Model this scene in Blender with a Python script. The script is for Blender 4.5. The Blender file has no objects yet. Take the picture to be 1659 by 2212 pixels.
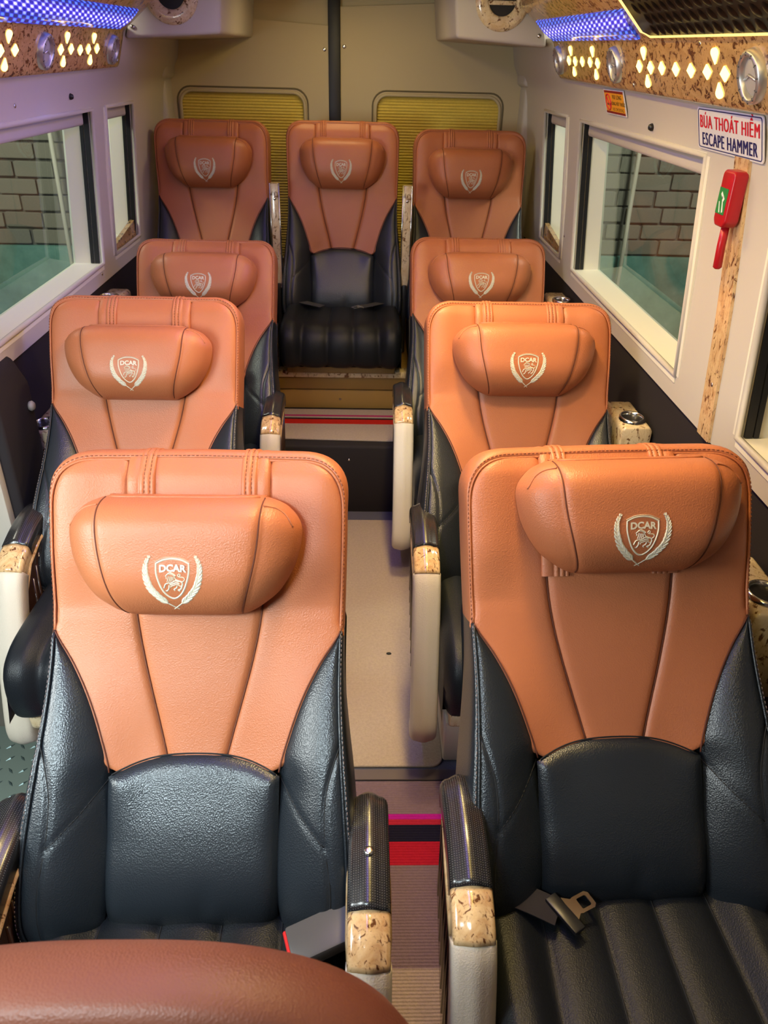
import bpy, bmesh, math, random
from mathutils import Vector, Matrix
random.seed(11)
scene = bpy.context.scene
COL = scene.collection

# ------------------------------------------------------------------ camera
F_PX = 1650.0
CAM = Vector((0.08, 0.0, 1.62))
pt, yw, rl = math.radians(30.6), math.radians(2.0), math.radians(1.5)
fw = Vector((math.sin(yw)*math.cos(pt), math.cos(yw)*math.cos(pt), -math.sin(pt)))
rt = Vector((math.cos(yw), -math.sin(yw), 0)); up = rt.cross(fw)
r2 = rt*math.cos(rl)+up*math.sin(rl); u2 = -rt*math.sin(rl)+up*math.cos(rl)
cd = bpy.data.cameras.new('camera'); cam = bpy.data.objects.new('camera', cd); COL.objects.link(cam)
cam.matrix_world = Matrix(((r2.x, u2.x, -fw.x, CAM.x), (r2.y, u2.y, -fw.y, CAM.y), (r2.z, u2.z, -fw.z, CAM.z), (0, 0, 0, 1)))
cd.sensor_fit = 'HORIZONTAL'; cd.sensor_width = 36; cd.lens = 36*F_PX/1659.0
cd.clip_start = 0.02
cd.dof.use_dof = True; cd.dof.focus_distance = 1.6; cd.dof.aperture_fstop = 11
scene.camera = cam

# ------------------------------------------------------------------ world, lights, exposure
wd = bpy.data.worlds.new('night'); scene.world = wd; wd.use_nodes = True
bg = wd.node_tree.nodes['Background']; bg.inputs[0].default_value = (0.5, 0.6, 0.7, 1); bg.inputs[1].default_value = 0.03
scene.view_settings.view_transform = 'Standard'; scene.view_settings.look = 'None'
scene.view_settings.gamma = 1.0; scene.view_settings.exposure = 0.28
scene.view_settings.use_curve_mapping = False

def area(name, loc, target, sx, sy, power, col, spread=180):
    l = bpy.data.lights.new(name, 'AREA'); l.shape = 'RECTANGLE'; l.size = sx; l.size_y = sy
    l.energy = power; l.color = col; l.spread = math.radians(spread)
    o = bpy.data.objects.new(name, l); COL.objects.link(o); o.location = loc
    d = Vector(target)-Vector(loc)
    o.rotation_euler = d.to_track_quat('-Z', 'Y').to_euler()
    return o
def strip_light(name, x, z, y0, y1, w, power, col):
    l = bpy.data.lights.new(name, 'AREA'); l.shape = 'RECTANGLE'; l.size = w; l.size_y = y1-y0
    l.energy = power; l.color = col
    o = bpy.data.objects.new(name, l); COL.objects.link(o); o.location = (x, (y0+y1)/2, z)
    return o
area('door_daylight', (-1.12, 0.42, 1.35), (-0.3, 1.3, 0.85), 0.5, 0.5, 17, (0.92, 1.0, 0.99))
area('cab_ceiling_light', (-0.52, -0.15, 1.84), (-0.38, 1.1, 0.55), 0.40, 0.30, 5.8, (0.78, 0.95, 1.0), 72)
area('ceiling_lamp_1', (0.22, 1.25, 1.862), (0.22, 1.25, 0), 0.12, 0.12, 4.6, (1.0, 0.74, 0.34), 125)
area('ceiling_lamp_2', (0.22, 1.95, 1.862), (0.26, 1.95, 0), 0.12, 0.12, 4.6, (1.0, 0.74, 0.34), 118)
area('rear_fill_light', (-0.03, 3.45, 1.862), (-0.03, 3.6, 0), 0.12, 0.12, 1.3, (1.0, 0.76, 0.30))  # fill added to lift the dim rear wall and seat tops
strip_light('violet_strip_light', -0.16, 1.862, 0.5, 2.2, 0.05, 3.0, (0.36, 0.22, 1.0))
strip_light('yellow_strip_light', 0.24, 1.862, 0.5, 2.4, 0.05, 3.5, (1.0, 0.66, 0.12))
area('blue_lamp_light_right', (0.62, 2.4, 1.69), (-0.8, 2.3, 1.40), 0.05, 0.9, 2.6, (0.25, 0.28, 1.0), 90)
area('blue_lamp_light_left', (-0.62, 2.4, 1.69), (0.3, 2.4, 0.8), 0.05, 0.9, 0.3, (0.25, 0.28, 1.0))
area('brick_fill_right', (1.75, 2.6, 2.4), (1.6, 4.35, 0.9), 0.4, 0.4, 27, (1.0, 0.97, 0.80))  # added unseen light that brightens the bricks behind the right window
area('brick_fill_left', (-1.9, 2.6, 2.4), (-1.6, 4.35, 0.9), 0.4, 0.4, 27, (1.0, 0.97, 0.80))  # same added fill for the bricks on the left

# ------------------------------------------------------------------ materials
def new_mat(name):
    m = bpy.data.materials.new(name); m.use_nodes = True
    nt = m.node_tree; b = nt.nodes['Principled BSDF']
    return m, nt, b
def tex_coord(nt, scale=(1, 1, 1), rot=(0, 0, 0)):
    tc = nt.nodes.new('ShaderNodeTexCoord'); mp = nt.nodes.new('ShaderNodeMapping')
    mp.inputs['Scale'].default_value = scale; mp.inputs['Rotation'].default_value = rot
    nt.links.new(tc.outputs['Object'], mp.inputs[0]); return mp.outputs[0]
def ramp(nt, src, stops, interp='LINEAR'):
    r = nt.nodes.new('ShaderNodeValToRGB'); r.color_ramp.interpolation = interp
    els = r.color_ramp.elements
    while len(els) < len(stops): els.new(0.5)
    for e, (p, c) in zip(els, stops):
        e.position = p; e.color = (c[0], c[1], c[2], 1) if not isinstance(c, float) else (c, c, c, 1)
    nt.links.new(src, r.inputs[0]); return r.outputs[0]
def noise(nt, vec, scale, detail=2, rough=0.5, dist=0.0):
    n = nt.nodes.new('ShaderNodeTexNoise'); n.inputs['Scale'].default_value = scale; n.inputs['Detail'].default_value = detail
    n.inputs['Roughness'].default_value = rough; n.inputs['Distortion'].default_value = dist
    nt.links.new(vec, n.inputs['Vector']); return n.outputs['Fac']
def voro(nt, vec, scale, feat='F1', out='Distance'):
    n = nt.nodes.new('ShaderNodeTexVoronoi'); n.feature = feat; n.inputs['Scale'].default_value = scale
    nt.links.new(vec, n.inputs['Vector']); return n.outputs[out]
def bump(nt, b, h, strength, dist=0.002):
    n = nt.nodes.new('ShaderNodeBump'); n.inputs['Strength'].default_value = strength; n.inputs['Distance'].default_value = dist
    nt.links.new(h, n.inputs['Height']); nt.links.new(n.outputs[0], b.inputs['Normal'])
def mixc(nt, fac, a, c, mode='MIX'):
    n = nt.nodes.new('ShaderNodeMix'); n.data_type = 'RGBA'; n.blend_type = mode
    if isinstance(fac, float): n.inputs[0].default_value = fac
    else: nt.links.new(fac, n.inputs[0])
    for s, v in ((6, a), (7, c)):
        if isinstance(v, tuple): n.inputs[s].default_value = (v[0], v[1], v[2], 1)
        else: nt.links.new(v, n.inputs[s])
    return n.outputs[2]
def math_node(nt, op, a, b=None):
    n = nt.nodes.new('ShaderNodeMath'); n.operation = op
    for i, v in enumerate((a, b)):
        if v is None: continue
        if isinstance(v, (int, float)): n.inputs[i].default_value = v
        else: nt.links.new(v, n.inputs[i])
    return n.outputs[0]
def plain(name, col, rough=0.5, metal=0.0, spec=0.5, coat=0.0, nscale=0, nstr=0.0):
    m, nt, b = new_mat(name); b.inputs['Base Color'].default_value = (*col, 1)
    b.inputs['Roughness'].default_value = rough; b.inputs['Metallic'].default_value = metal
    b.inputs['Specular IOR Level'].default_value = spec; b.inputs['Coat Weight'].default_value = coat
    if nscale:
        v = tex_coord(nt); bump(nt, b, noise(nt, v, nscale, 3), nstr)
    return m
def leather(name, col, rough, spec, vary=0.10, wr=1.3):
    m, nt, b = new_mat(name); v = tex_coord(nt)
    n = noise(nt, v, 9, 3)
    c = mixc(nt, n, tuple(x*(1-vary) for x in col), tuple(x*(1+vary) for x in col))
    nt.links.new(c, b.inputs['Base Color'])
    b.inputs['Roughness'].default_value = rough; b.inputs['Specular IOR Level'].default_value = spec
    d = voro(nt, v, 420); d2 = noise(nt, v, 26, 3)
    h = math_node(nt, 'ADD', d, math_node(nt, 'MULTIPLY', d2, wr))
    bump(nt, b, h, 0.30, 0.0012); return m
def burl(name, light, mid, dark, scale=1.0, gloss=0.18, stretch=(1, 1, 1), spot=0.60):
    m, nt, b = new_mat(name); v = tex_coord(nt, tuple(s*scale for s in stretch), (0.5, 0.4, 0.6))
    base = ramp(nt, noise(nt, v, 9, 6, 0.62, 1.2), [(0.30, mid), (0.55, light), (0.75, mid)])
    sp = ramp(nt, noise(nt, v, 34, 5, 0.6, 0.8), [(spot, (0.0, 0, 0)), (spot+0.07, (1.0, 1, 1))])
    sp2 = ramp(nt, noise(nt, v, 90, 4, 0.6, 0.5), [(0.60, (0.0, 0, 0)), (0.66, (0.6, 0.6, 0.6))])
    c = mixc(nt, sp, base, dark); c = mixc(nt, sp2, c, tuple((x+y)/2 for x, y in zip(dark, mid)))
    nt.links.new(c, b.inputs['Base Color'])
    b.inputs['Roughness'].default_value = gloss; b.inputs['Coat Weight'].default_value = 0.6; b.inputs['Coat Roughness'].default_value = 0.06
    return m
def emit(name, col, strength):
    m, nt, b = new_mat(name); b.inputs['Base Color'].default_value = (*col, 1)
    b.inputs['Emission Color'].default_value = (*col, 1); b.inputs['Emission Strength'].default_value = strength
    return m

M = {}
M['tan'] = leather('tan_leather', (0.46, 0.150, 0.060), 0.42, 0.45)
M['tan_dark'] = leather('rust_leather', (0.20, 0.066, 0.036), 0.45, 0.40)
M['black'] = leather('black_leather', (0.013, 0.017, 0.022), 0.33, 0.65, 0.10, 0.4)
M['black_matte'] = leather('black_cushion_leather', (0.009, 0.011, 0.014), 0.44, 0.28, 0.10, 0.4)
M['cream'] = leather('cream_leather', (0.63, 0.56, 0.45), 0.42, 0.4, 0.04)
M['seam_tan'] = plain('tan_seam', (0.12, 0.030, 0.012), 0.7)
M['seam_black'] = plain('black_seam', (0.004, 0.004, 0.005), 0.7)
M['thread_tan'] = plain('tan_thread', (0.20, 0.055, 0.022), 0.7)
M['thread_grey'] = plain('grey_thread', (0.22, 0.17, 0.16), 0.7)
M['thread'] = plain('cream_thread', (0.68, 0.64, 0.50), 0.5)
M['burl'] = burl('burl_wood', (0.74, 0.52, 0.27), (0.50, 0.26, 0.095), (0.13, 0.045, 0.015), 2.6, 0.16, (1, 1, 0.45), 0.57)
M['burl_panel'] = burl('burl_wood_panel', (0.58, 0.36, 0.15), (0.44, 0.24, 0.085), (0.12, 0.045, 0.015), 2.4, 0.25, (1.0, 0.6, 0.9), 0.535)
M['burl_pale'] = burl('pale_burl_wood', (0.78, 0.64, 0.41), (0.62, 0.43, 0.22), (0.17, 0.075, 0.028), 1.9, 0.2, (1, 1, 0.6), 0.56)
M['wood_side'] = plain('dark_wood_side', (0.035, 0.016, 0.010), 0.22, 0, 0.5, 0.5)
M['beige'] = plain('beige_trim', (0.60, 0.55, 0.47), 0.55, 0, 0.35, 0, 300, 0.05)
M['white_trim'] = plain('white_reveal', (0.84, 0.80, 0.66), 0.5)
M['grey_trim'] = plain('grey_trim', (0.55, 0.50, 0.44), 0.55, 0, 0.35)
M['rear_beige'] = plain('rear_door_beige', (0.58, 0.48, 0.28), 0.6, 0, 0.3, 0, 250, 0.12)
M['groove'] = plain('groove_olive', (0.16, 0.125, 0.06), 0.7)
M['strip_metal'] = plain('dark_joint_metal', (0.10, 0.08, 0.09), 0.4, 0.4)
M['belt_grey'] = plain('belt_grey', (0.045, 0.044, 0.046), 0.6)
M['dark_fabric'] = plain('dark_fabric', (0.022, 0.018, 0.020), 0.8, 0, 0.3, 0, 500, 0.2)
M['black_plastic'] = plain('black_plastic', (0.012, 0.012, 0.013), 0.35)
M['grey_plastic'] = plain('grey_plastic', (0.085, 0.083, 0.085), 0.42)
M['rubber'] = plain('black_rubber', (0.008, 0.008, 0.009), 0.5)
M['steel'] = plain('steel', (0.70, 0.69, 0.66), 0.18, 1.0)
M['silver'] = plain('silver_plastic', (0.58, 0.57, 0.56), 0.36, 0.8)
M['silver_disc'] = plain('silver_disc', (0.50, 0.47, 0.43), 0.6, 0.25)
M['red'] = plain('red_plastic', (0.44, 0.008, 0.015), 0.33)
M['red_button'] = plain('red_button', (0.75, 0.03, 0.03), 0.35)
M['green'] = plain('green_label', (0.02, 0.22, 0.05), 0.5)
M['white'] = plain('white_print', (0.85, 0.84, 0.82), 0.5)
M['sign_white'] = plain('sign_white', (0.80, 0.78, 0.78), 0.4)
M['sign_red'] = plain('sign_red', (0.68, 0.01, 0.03), 0.4)
M['sign_navy'] = plain('sign_navy', (0.012, 0.018, 0.13), 0.4)
M['sign_orange'] = plain('sign_orange', (0.90, 0.38, 0.02), 0.45)
M['sign_black'] = plain('sign_black', (0.06, 0.035, 0.01), 0.5)
M['maroon'] = plain('maroon_print', (0.25, 0.012, 0.01), 0.5)
M['wood_step'] = burl('step_wood', (0.33, 0.20, 0.06), (0.27, 0.155, 0.045), (0.16, 0.08, 0.02), 0.8, 0.35, (0.25, 1, 1), 0.72)
M['ochre'] = plain('ochre_riser', (0.36, 0.215, 0.06), 0.4)
M['plaster'] = None
M['mortar'] = plain('grey_mortar', (0.16, 0.155, 0.13), 0.9, 0, 0.2, 0, 60, 0.4)
M['amber'] = emit('amber_light', (1.0, 0.70, 0.16), 4.0)
M['led_violet'] = emit('violet_led', (0.25, 0.18, 1.0), 10.0)
M['led_yellow'] = emit('yellow_led', (1.0, 0.75, 0.15), 12.0)
M['led_edge'] = emit('edge_led', (1.0, 0.66, 0.18), 1.3)
M['dome'] = emit('dome_lens', (1.0, 0.88, 0.72), 6.0)

def m_plaster():
    m, nt, b = new_mat('teal_plaster'); v = tex_coord(nt)
    c = ramp(nt, noise(nt, v, 5, 6, 0.65), [(0.30, (0.09, 0.24, 0.20)), (0.62, (0.19, 0.40, 0.34)), (0.75, (0.36, 0.50, 0.44))])
    nt.links.new(c, b.inputs['Base Color']); b.inputs['Roughness'].default_value = 0.9; return m
M['plaster'] = m_plaster()
def m_brick(i, col):
    m, nt, b = new_mat('grey_brick_%d' % i); v = tex_coord(nt, (1, 1, 6))
    c = mixc(nt, noise(nt, v, 14, 4), tuple(x*0.75 for x in col), tuple(x*1.2 for x in col))
    nt.links.new(c, b.inputs['Base Color']); b.inputs['Roughness'].default_value = 0.9
    bump(nt, b, noise(nt, v, 40, 4), 0.5, 0.004); return m
BR = [m_brick(i, c) for i, c in enumerate([(0.34, 0.33, 0.265), (0.30, 0.29, 0.235), (0.37, 0.345, 0.275), (0.34, 0.30, 0.23)])]
def m_glass():
    m, nt, b = new_mat('window_glass')
    out = nt.nodes['Material Output']; nt.nodes.remove(b)
    tr = nt.nodes.new('ShaderNodeBsdfTransparent'); tr.inputs[0].default_value = (0.72, 0.80, 0.77, 1)
    gl = nt.nodes.new('ShaderNodeBsdfGlossy'); gl.inputs['Roughness'].default_value = 0.02; gl.inputs[0].default_value = (0.9, 1, 0.97, 1)
    fr = nt.nodes.new('ShaderNodeFresnel'); fr.inputs[0].default_value = 1.42
    mx = nt.nodes.new('ShaderNodeMixShader')
    nt.links.new(fr.outputs[0], mx.inputs[0]); nt.links.new(tr.outputs[0], mx.inputs[1]); nt.links.new(gl.outputs[0], mx.inputs[2])
    nt.links.new(mx.outputs[0], out.inputs[0]); return m
M['glass'] = m_glass()
def m_perf():
    # black perforated leather: rows of tiny pale pinholes
    m, nt, b = new_mat('perforated_leather'); tc = nt.nodes.new('ShaderNodeTexCoord'); sp = nt.nodes.new('ShaderNodeSeparateXYZ')
    nt.links.new(tc.outputs['Object'], sp.inputs[0])
    def cell(o, s, ph=0.0):
        f = math_node(nt, 'FRACT', math_node(nt, 'ADD', math_node(nt, 'MULTIPLY', o, s), ph)); return math_node(nt, 'SUBTRACT', f, 0.5)
    cx = cell(sp.outputs[0], 290.0); cy = cell(sp.outputs[1], 300.0)
    d = math_node(nt, 'SQRT', math_node(nt, 'ADD', math_node(nt, 'MULTIPLY', cx, cx), math_node(nt, 'MULTIPLY', cy, cy)))
    dot = math_node(nt, 'LESS_THAN', d, 0.16)
    c = mixc(nt, dot, (0.016, 0.015, 0.016), (0.13, 0.12, 0.11)); nt.links.new(c, b.inputs['Base Color'])
    b.inputs['Roughness'].default_value = 0.25; b.inputs['Specular IOR Level'].default_value = 0.8
    return m
M['perf'] = m_perf()
def m_carpet(name, stops, rib):
    # stops on object Y (world Y, carpet origin at 0)
    m, nt, b = new_mat(name); tc = nt.nodes.new('ShaderNodeTexCoord'); sp = nt.nodes.new('ShaderNodeSeparateXYZ')
    nt.links.new(tc.outputs['Object'], sp.inputs[0])
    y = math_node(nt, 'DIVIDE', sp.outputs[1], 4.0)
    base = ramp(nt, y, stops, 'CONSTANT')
    n = noise(nt, tc.outputs['Object'], 130, 4, 0.7)
    c = mixc(nt, n, (0.72, 0.72, 0.72), (1.2, 1.2, 1.2)); c = mixc(nt, 1.0, base, c, 'MULTIPLY')
    nt.links.new(c, b.inputs['Base Color']); b.inputs['Roughness'].default_value = 0.95; b.inputs['Specular IOR Level'].default_value = 0.1
    h = math_node(nt, 'ADD', math_node(nt, 'MULTIPLY', math_node(nt, 'SINE', math_node(nt, 'MULTIPLY', sp.outputs[1], rib)), 0.5), noise(nt, tc.outputs['Object'], 260, 3))
    bump(nt, b, h, 0.6, 0.003); return m
TN = (0.44, 0.355, 0.29); TD = (0.205, 0.140, 0.180)
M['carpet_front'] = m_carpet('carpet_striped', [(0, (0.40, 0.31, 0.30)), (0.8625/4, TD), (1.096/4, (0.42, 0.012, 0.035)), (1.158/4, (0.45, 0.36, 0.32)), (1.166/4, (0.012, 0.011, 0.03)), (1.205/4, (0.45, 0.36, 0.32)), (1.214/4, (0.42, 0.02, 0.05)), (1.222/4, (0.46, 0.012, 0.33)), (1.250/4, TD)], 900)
M['carpet_mid'] = m_carpet('carpet_plain', [(0, TN), (0.999, TN)], 0)
M['carpet_rear'] = m_carpet('carpet_striped_rear', [(0, TN), (2.925/4, (0.50, 0.02, 0.012)), (2.972/4, TN), (2.980/4, (0.02, 0.015, 0.015)), (3.0/4, TN), (3.01/4, (0.42, 0.02, 0.13)), (3.028/4, TN)], 0)
M['border_fleck'] = plain('flecked_border', (0.10, 0.10, 0.14), 0.9, 0, 0.2, 0, 200, 0.8)
def m_lens():
    # blue light behind a prismatic cover, rows of bright dots
    m, nt, b = new_mat('blue_prism_light'); tc = nt.nodes.new('ShaderNodeTexCoord'); sp = nt.nodes.new('ShaderNodeSeparateXYZ')
    nt.links.new(tc.outputs['Object'], sp.inputs[0])
    a = math_node(nt, 'ADD', math_node(nt, 'MULTIPLY', sp.outputs[1], 20.0), math_node(nt, 'MULTIPLY', sp.outputs[2], 60.0))
    c = math_node(nt, 'MULTIPLY', sp.outputs[2], 75.0)
    w = math_node(nt, 'MULTIPLY', math_node(nt, 'SINE', math_node(nt, 'MULTIPLY', a, 6.283)), math_node(nt, 'SINE', math_node(nt, 'MULTIPLY', c, 6.283)))
    w = math_node(nt, 'ADD', math_node(nt, 'MULTIPLY', w, 0.5), 0.5)
    # lamp row behind the middle of the cover
    zc = math_node(nt, 'ABSOLUTE', math_node(nt, 'SUBTRACT', sp.outputs[2], 0.03))
    core = ramp(nt, math_node(nt, 'MULTIPLY', zc, 30.0), [(0.0, 1.0), (0.55, 0.0)])
    lo = ramp(nt, w, [(0.35, (0.003, 0.006, 0.10)), (0.60, (0.015, 0.03, 0.60)), (0.85, (0.08, 0.22, 1.0))])
    hi = ramp(nt, w, [(0.35, (0.02, 0.02, 0.5)), (0.62, (0.25, 0.22, 1.0)), (0.85, (1.0, 0.88, 0.7))])
    col = mixc(nt, core, lo, hi)
    b.inputs['Base Color'].default_value = (0.02, 0.03, 0.2, 1); nt.links.new(col, b.inputs['Emission Color']); b.inputs['Emission Strength'].default_value = 1.1
    b.inputs['Roughness'].default_value = 0.15; return m
M['lens'] = m_lens()
def m_emboss():
    m, nt, b = new_mat('black_bubble_panel'); v = tex_coord(nt, (1, 1, 1))
    b.inputs['Base Color'].default_value = (0.006, 0.005, 0.004, 1); b.inputs['Roughness'].default_value = 0.30; b.inputs['Specular IOR Level'].default_value = 0.06
    return m
M['bubble'] = m_emboss()
def m_tread():
    m, nt, b = new_mat('tread_plate'); b.inputs['Base Color'].default_value = (0.20, 0.27, 0.26, 1); b.inputs['Metallic'].default_value = 0.8; b.inputs['Roughness'].default_value = 0.38
    return m
M['tread'] = m_tread()
def m_shade():
    m, nt, b = new_mat('pleated_shade'); v = tex_coord(nt)
    c = mixc(nt, noise(nt, v, 120, 3), (0.74, 0.58, 0.10), (0.90, 0.74, 0.19)); nt.links.new(c, b.inputs['Base Color'])
    b.inputs['Roughness'].default_value = 0.75; return m
M['shade'] = m_shade()

# ------------------------------------------------------------------ mesh helpers
def mesh(name, verts, faces, smooth=True):
    me = bpy.data.meshes.new(name); me.from_pydata([tuple(v) for v in verts], [], faces); me.update()
    if smooth: me.polygons.foreach_set('use_smooth', [True]*len(me.polygons))
    return me
def link(name, me, mat=None, parent=None, label=None, cat=None, group=None, kind=None):
    if mat and not me.materials: me.materials.append(M[mat] if isinstance(mat, str) else mat)
    o = bpy.data.objects.new(name, me); COL.objects.link(o)
    if parent: o.parent = parent
    tag(o, label, cat, group, kind); return o
def tag(o, label=None, cat=None, group=None, kind=None):
    if label: o['label'] = label
    if cat: o['category'] = cat
    if group: o['group'] = group
    if kind: o['kind'] = kind
def empty(name, loc, label=None, cat=None, group=None):
    o = bpy.data.objects.new(name, None); COL.objects.link(o); o.location = loc; o.empty_display_size = 0.05
    tag(o, label, cat, group); return o
def grid_faces(nr, nc, closed_c=False, off=0, flip=False):
    f = []
    for i in range(nr-1):
        for j in range(nc if closed_c else nc-1):
            a = off+i*nc+j; b = off+i*nc+(j+1) % nc; c = off+(i+1)*nc+(j+1) % nc; d = off+(i+1)*nc+j
            f.append((a, d, c, b) if flip else (a, b, c, d))
    return f
class Geo:
    def __init__(s): s.v = []; s.f = []
    def add(s, v, f):
        o = len(s.v); s.v += [tuple(p) for p in v]; s.f += [tuple(i+o for i in q) for q in f]
    def box(s, x0, x1, y0, y1, z0, z1):
        v = [(x, y, z) for x in (x0, x1) for y in (y0, y1) for z in (z0, z1)]
        s.add(v, [(0, 1, 3, 2), (4, 6, 7, 5), (0, 4, 5, 1), (2, 3, 7, 6), (0, 2, 6, 4), (1, 5, 7, 3)])
    def tube(s, pts, r, n=6, closed=False):
        pts = [Vector(p) for p in pts]; vs = []; m = len(pts)
        prev = None
        for i, p in enumerate(pts):
            a = pts[(i-1) % m] if (closed or i > 0) else p; b = pts[(i+1) % m] if (closed or i < m-1) else p
            t = (b-a).normalized() if (b-a).length > 1e-9 else Vector((0, 0, 1))
            if prev is None:
                q = Vector((0, 0, 1)) if abs(t.z) < 0.9 else Vector((1, 0, 0)); nrm = t.cross(q).normalized()
            else: nrm = (prev-t*prev.dot(t)).normalized()
            prev = nrm; bn = t.cross(nrm)
            rr = r[i] if isinstance(r, (list, tuple)) else r
            for k in range(n):
                an = 2*math.pi*k/n; vs.append(p+nrm*math.cos(an)*rr+bn*math.sin(an)*rr)
        f = grid_faces(m, n, True)
        if closed: f += [((m-1)*n+k, (m-1)*n+(k+1) % n, (k+1) % n, k) for k in range(n)]
        else: f += [tuple(range(n)), tuple((m-1)*n+k for k in reversed(range(n)))]
        s.add(vs, f)
    def prism(s, poly, axis, a, b):
        # poly: list of 2D points in the two other axes (order: x,y / x,z / y,z), extruded on axis
        n = len(poly)
        def P(p, h): return {'x': (h, p[0], p[1]), 'y': (p[0], h, p[1]), 'z': (p[0], p[1], h)}[axis]
        v = [P(p, a) for p in poly]+[P(p, b) for p in poly]
        s.add(v, [tuple(range(n)), tuple(reversed(range(n, 2*n)))]+[(i, n+i, n+(i+1) % n, (i+1) % n) for i in range(n)])
    def mesh(s, name, smooth=True): return fixn(mesh(name, s.v, s.f, smooth))
def fixn(me):
    bm = bmesh.new(); bm.from_mesh(me); bmesh.ops.recalc_face_normals(bm, faces=bm.faces); bm.to_mesh(me); bm.free(); return me
def bev(me, w=0.004, seg=2, ang=35):
    bm = bmesh.new(); bm.from_mesh(me); bmesh.ops.recalc_face_normals(bm, faces=bm.faces)
    es = [e for e in bm.edges if len(e.link_faces) == 2 and e.calc_face_angle(0) > math.radians(ang)]
    if es: bmesh.ops.bevel(bm, geom=es, offset=w, segments=seg, affect='EDGES', profile=0.5, clamp_overlap=True)
    bm.to_mesh(me); bm.free()
    me.polygons.foreach_set('use_smooth', [True]*len(me.polygons)); 
    try: me.set_sharp_from_angle(angle=math.radians(40))
    except Exception: pass
    return me
def rbox(name, x0, x1, y0, y1, z0, z1, w=0.004, seg=2):
    g = Geo(); g.box(x0, x1, y0, y1, z0, z1); return bev(g.mesh(name), w, seg)
def lathe(profile, n=32):
    # profile of (r, h) around +Z
    v = []; 
    for r, h in profile:
        for k in range(n): a = 2*math.pi*k/n; v.append((r*math.cos(a), r*math.sin(a), h))
    f = grid_faces(len(profile), n, True)
    f += [tuple(reversed(range(n))), tuple((len(profile)-1)*n+k for k in range(n))]
    return v, f
def lerp_tab(tab):
    def fn(x):
        if x <= tab[0][0]: return tab[0][1]
        for (a, fa), (b, fb) in zip(tab, tab[1:]):
            if x <= b:
                return fa+(fb-fa)*(x-a)/(b-a)
        return tab[-1][1]
    return fn
def smooth_tab(tab):
    # Catmull-Rom / Hermite through the table
    xs = [t[0] for t in tab]; ys = [t[1] for t in tab]; n = len(tab); ms = []
    for i in range(n):
        if i == 0: ms.append((ys[1]-ys[0])/(xs[1]-xs[0]))
        elif i == n-1: ms.append((ys[-1]-ys[-2])/(xs[-1]-xs[-2]))
        else: ms.append((ys[i+1]-ys[i-1])/(xs[i+1]-xs[i-1]))
    def fn(x):
        if x <= xs[0]: return ys[0]
        if x >= xs[-1]: return ys[-1]
        for i in range(n-1):
            if x <= xs[i+1]:
                h = xs[i+1]-xs[i]; t = (x-xs[i])/h
                return ys[i]*(1+2*t)*(1-t)**2+ms[i]*h*t*(1-t)**2+ys[i+1]*t*t*(3-2*t)+ms[i+1]*h*t*t*(t-1)
    return fn
def sstep(a, b, x):
    t = max(0.0, min(1.0, (x-a)/(b-a))); return t*t*(3-2*t)
def seg_dist(p, a, b):
    ax, ay = a; bx, by = b; px, py = p; dx, dy = bx-ax, by-ay
    t = max(0, min(1, ((px-ax)*dx+(py-ay)*dy)/(dx*dx+dy*dy+1e-12)))
    return math.hypot(px-ax-t*dx, py-ay-t*dy)
def poly_dist(p, pl): return min(seg_dist(p, a, b) for a, b in zip(pl, pl[1:]))
def dense(pl, step):
    out = [pl[0]]
    for a, b in zip(pl, pl[1:]):
        L = math.dist(a, b); k = max(1, int(L/step))
        for i in range(1, k+1): out.append(tuple(x+(y-x)*i/k for x, y in zip(a, b)))
    return out
def spline(pl, step=0.01):
    # Catmull-Rom through points of any dimension
    P = [pl[0]]+list(pl)+[pl[-1]]; out = []
    for i in range(1, len(P)-2):
        p0, p1, p2, p3 = P[i-1], P[i], P[i+1], P[i+2]; k = max(2, int(math.dist(p1, p2)/step))
        for j in range(k):
            t = j/k
            out.append(tuple(0.5*(2*b+(c-a)*t+(2*a-5*b+4*c-d)*t*t+(3*b-a-3*c+d)*t**3) for a, b, c, d in zip(p0, p1, p2, p3)))
    out.append(tuple(pl[-1])); return out

# ================================================================== STRUCTURE
def struct(name, me, mat, parent=None, label=None):
    o = link(name, me, mat, parent); o['kind'] = 'structure' if not parent else o.get('kind', 'structure')
    if parent: del o['kind']
    if label: o['label'] = label
    return o
XW = smooth_tab([(0.86, 0.856), (0.97, 0.850), (1.20, 0.836), (1.40, 0.816), (1.47, 0.808), (1.53, 0.795), (1.58, 0.772), (1.62, 0.752), (1.70, 0.74)])

# floor: low deck, raised platform, rear platform
g = Geo(); g.prism([(-0.90, -1.25), (0.90, -1.25), (0.90, 2.74), (-0.90, 2.74), (-0.90, 1.66), (-0.74, 1.66), (-0.74, 0.30), (-0.90, 0.30)], 'z', -0.06, 0.0)
struct('floor', g.mesh('floor', False), 'border_fleck')
g = Geo(); g.box(-0.90, 0.90, 2.74, 3.14, -0.06, 0.30)
pf = struct('floor_platform', bev(g.mesh('floor_platform'), 0.012, 3), 'dark_fabric')
pf['label'] = 'black carpeted riser at the end of the aisle'
g = Geo(); g.box(-0.90, 0.90, 3.14, 4.05, -0.06, 0.455)
rp = struct('floor_rear_platform', g.mesh('floor_rear_platform', False), 'wood_step')
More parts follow.
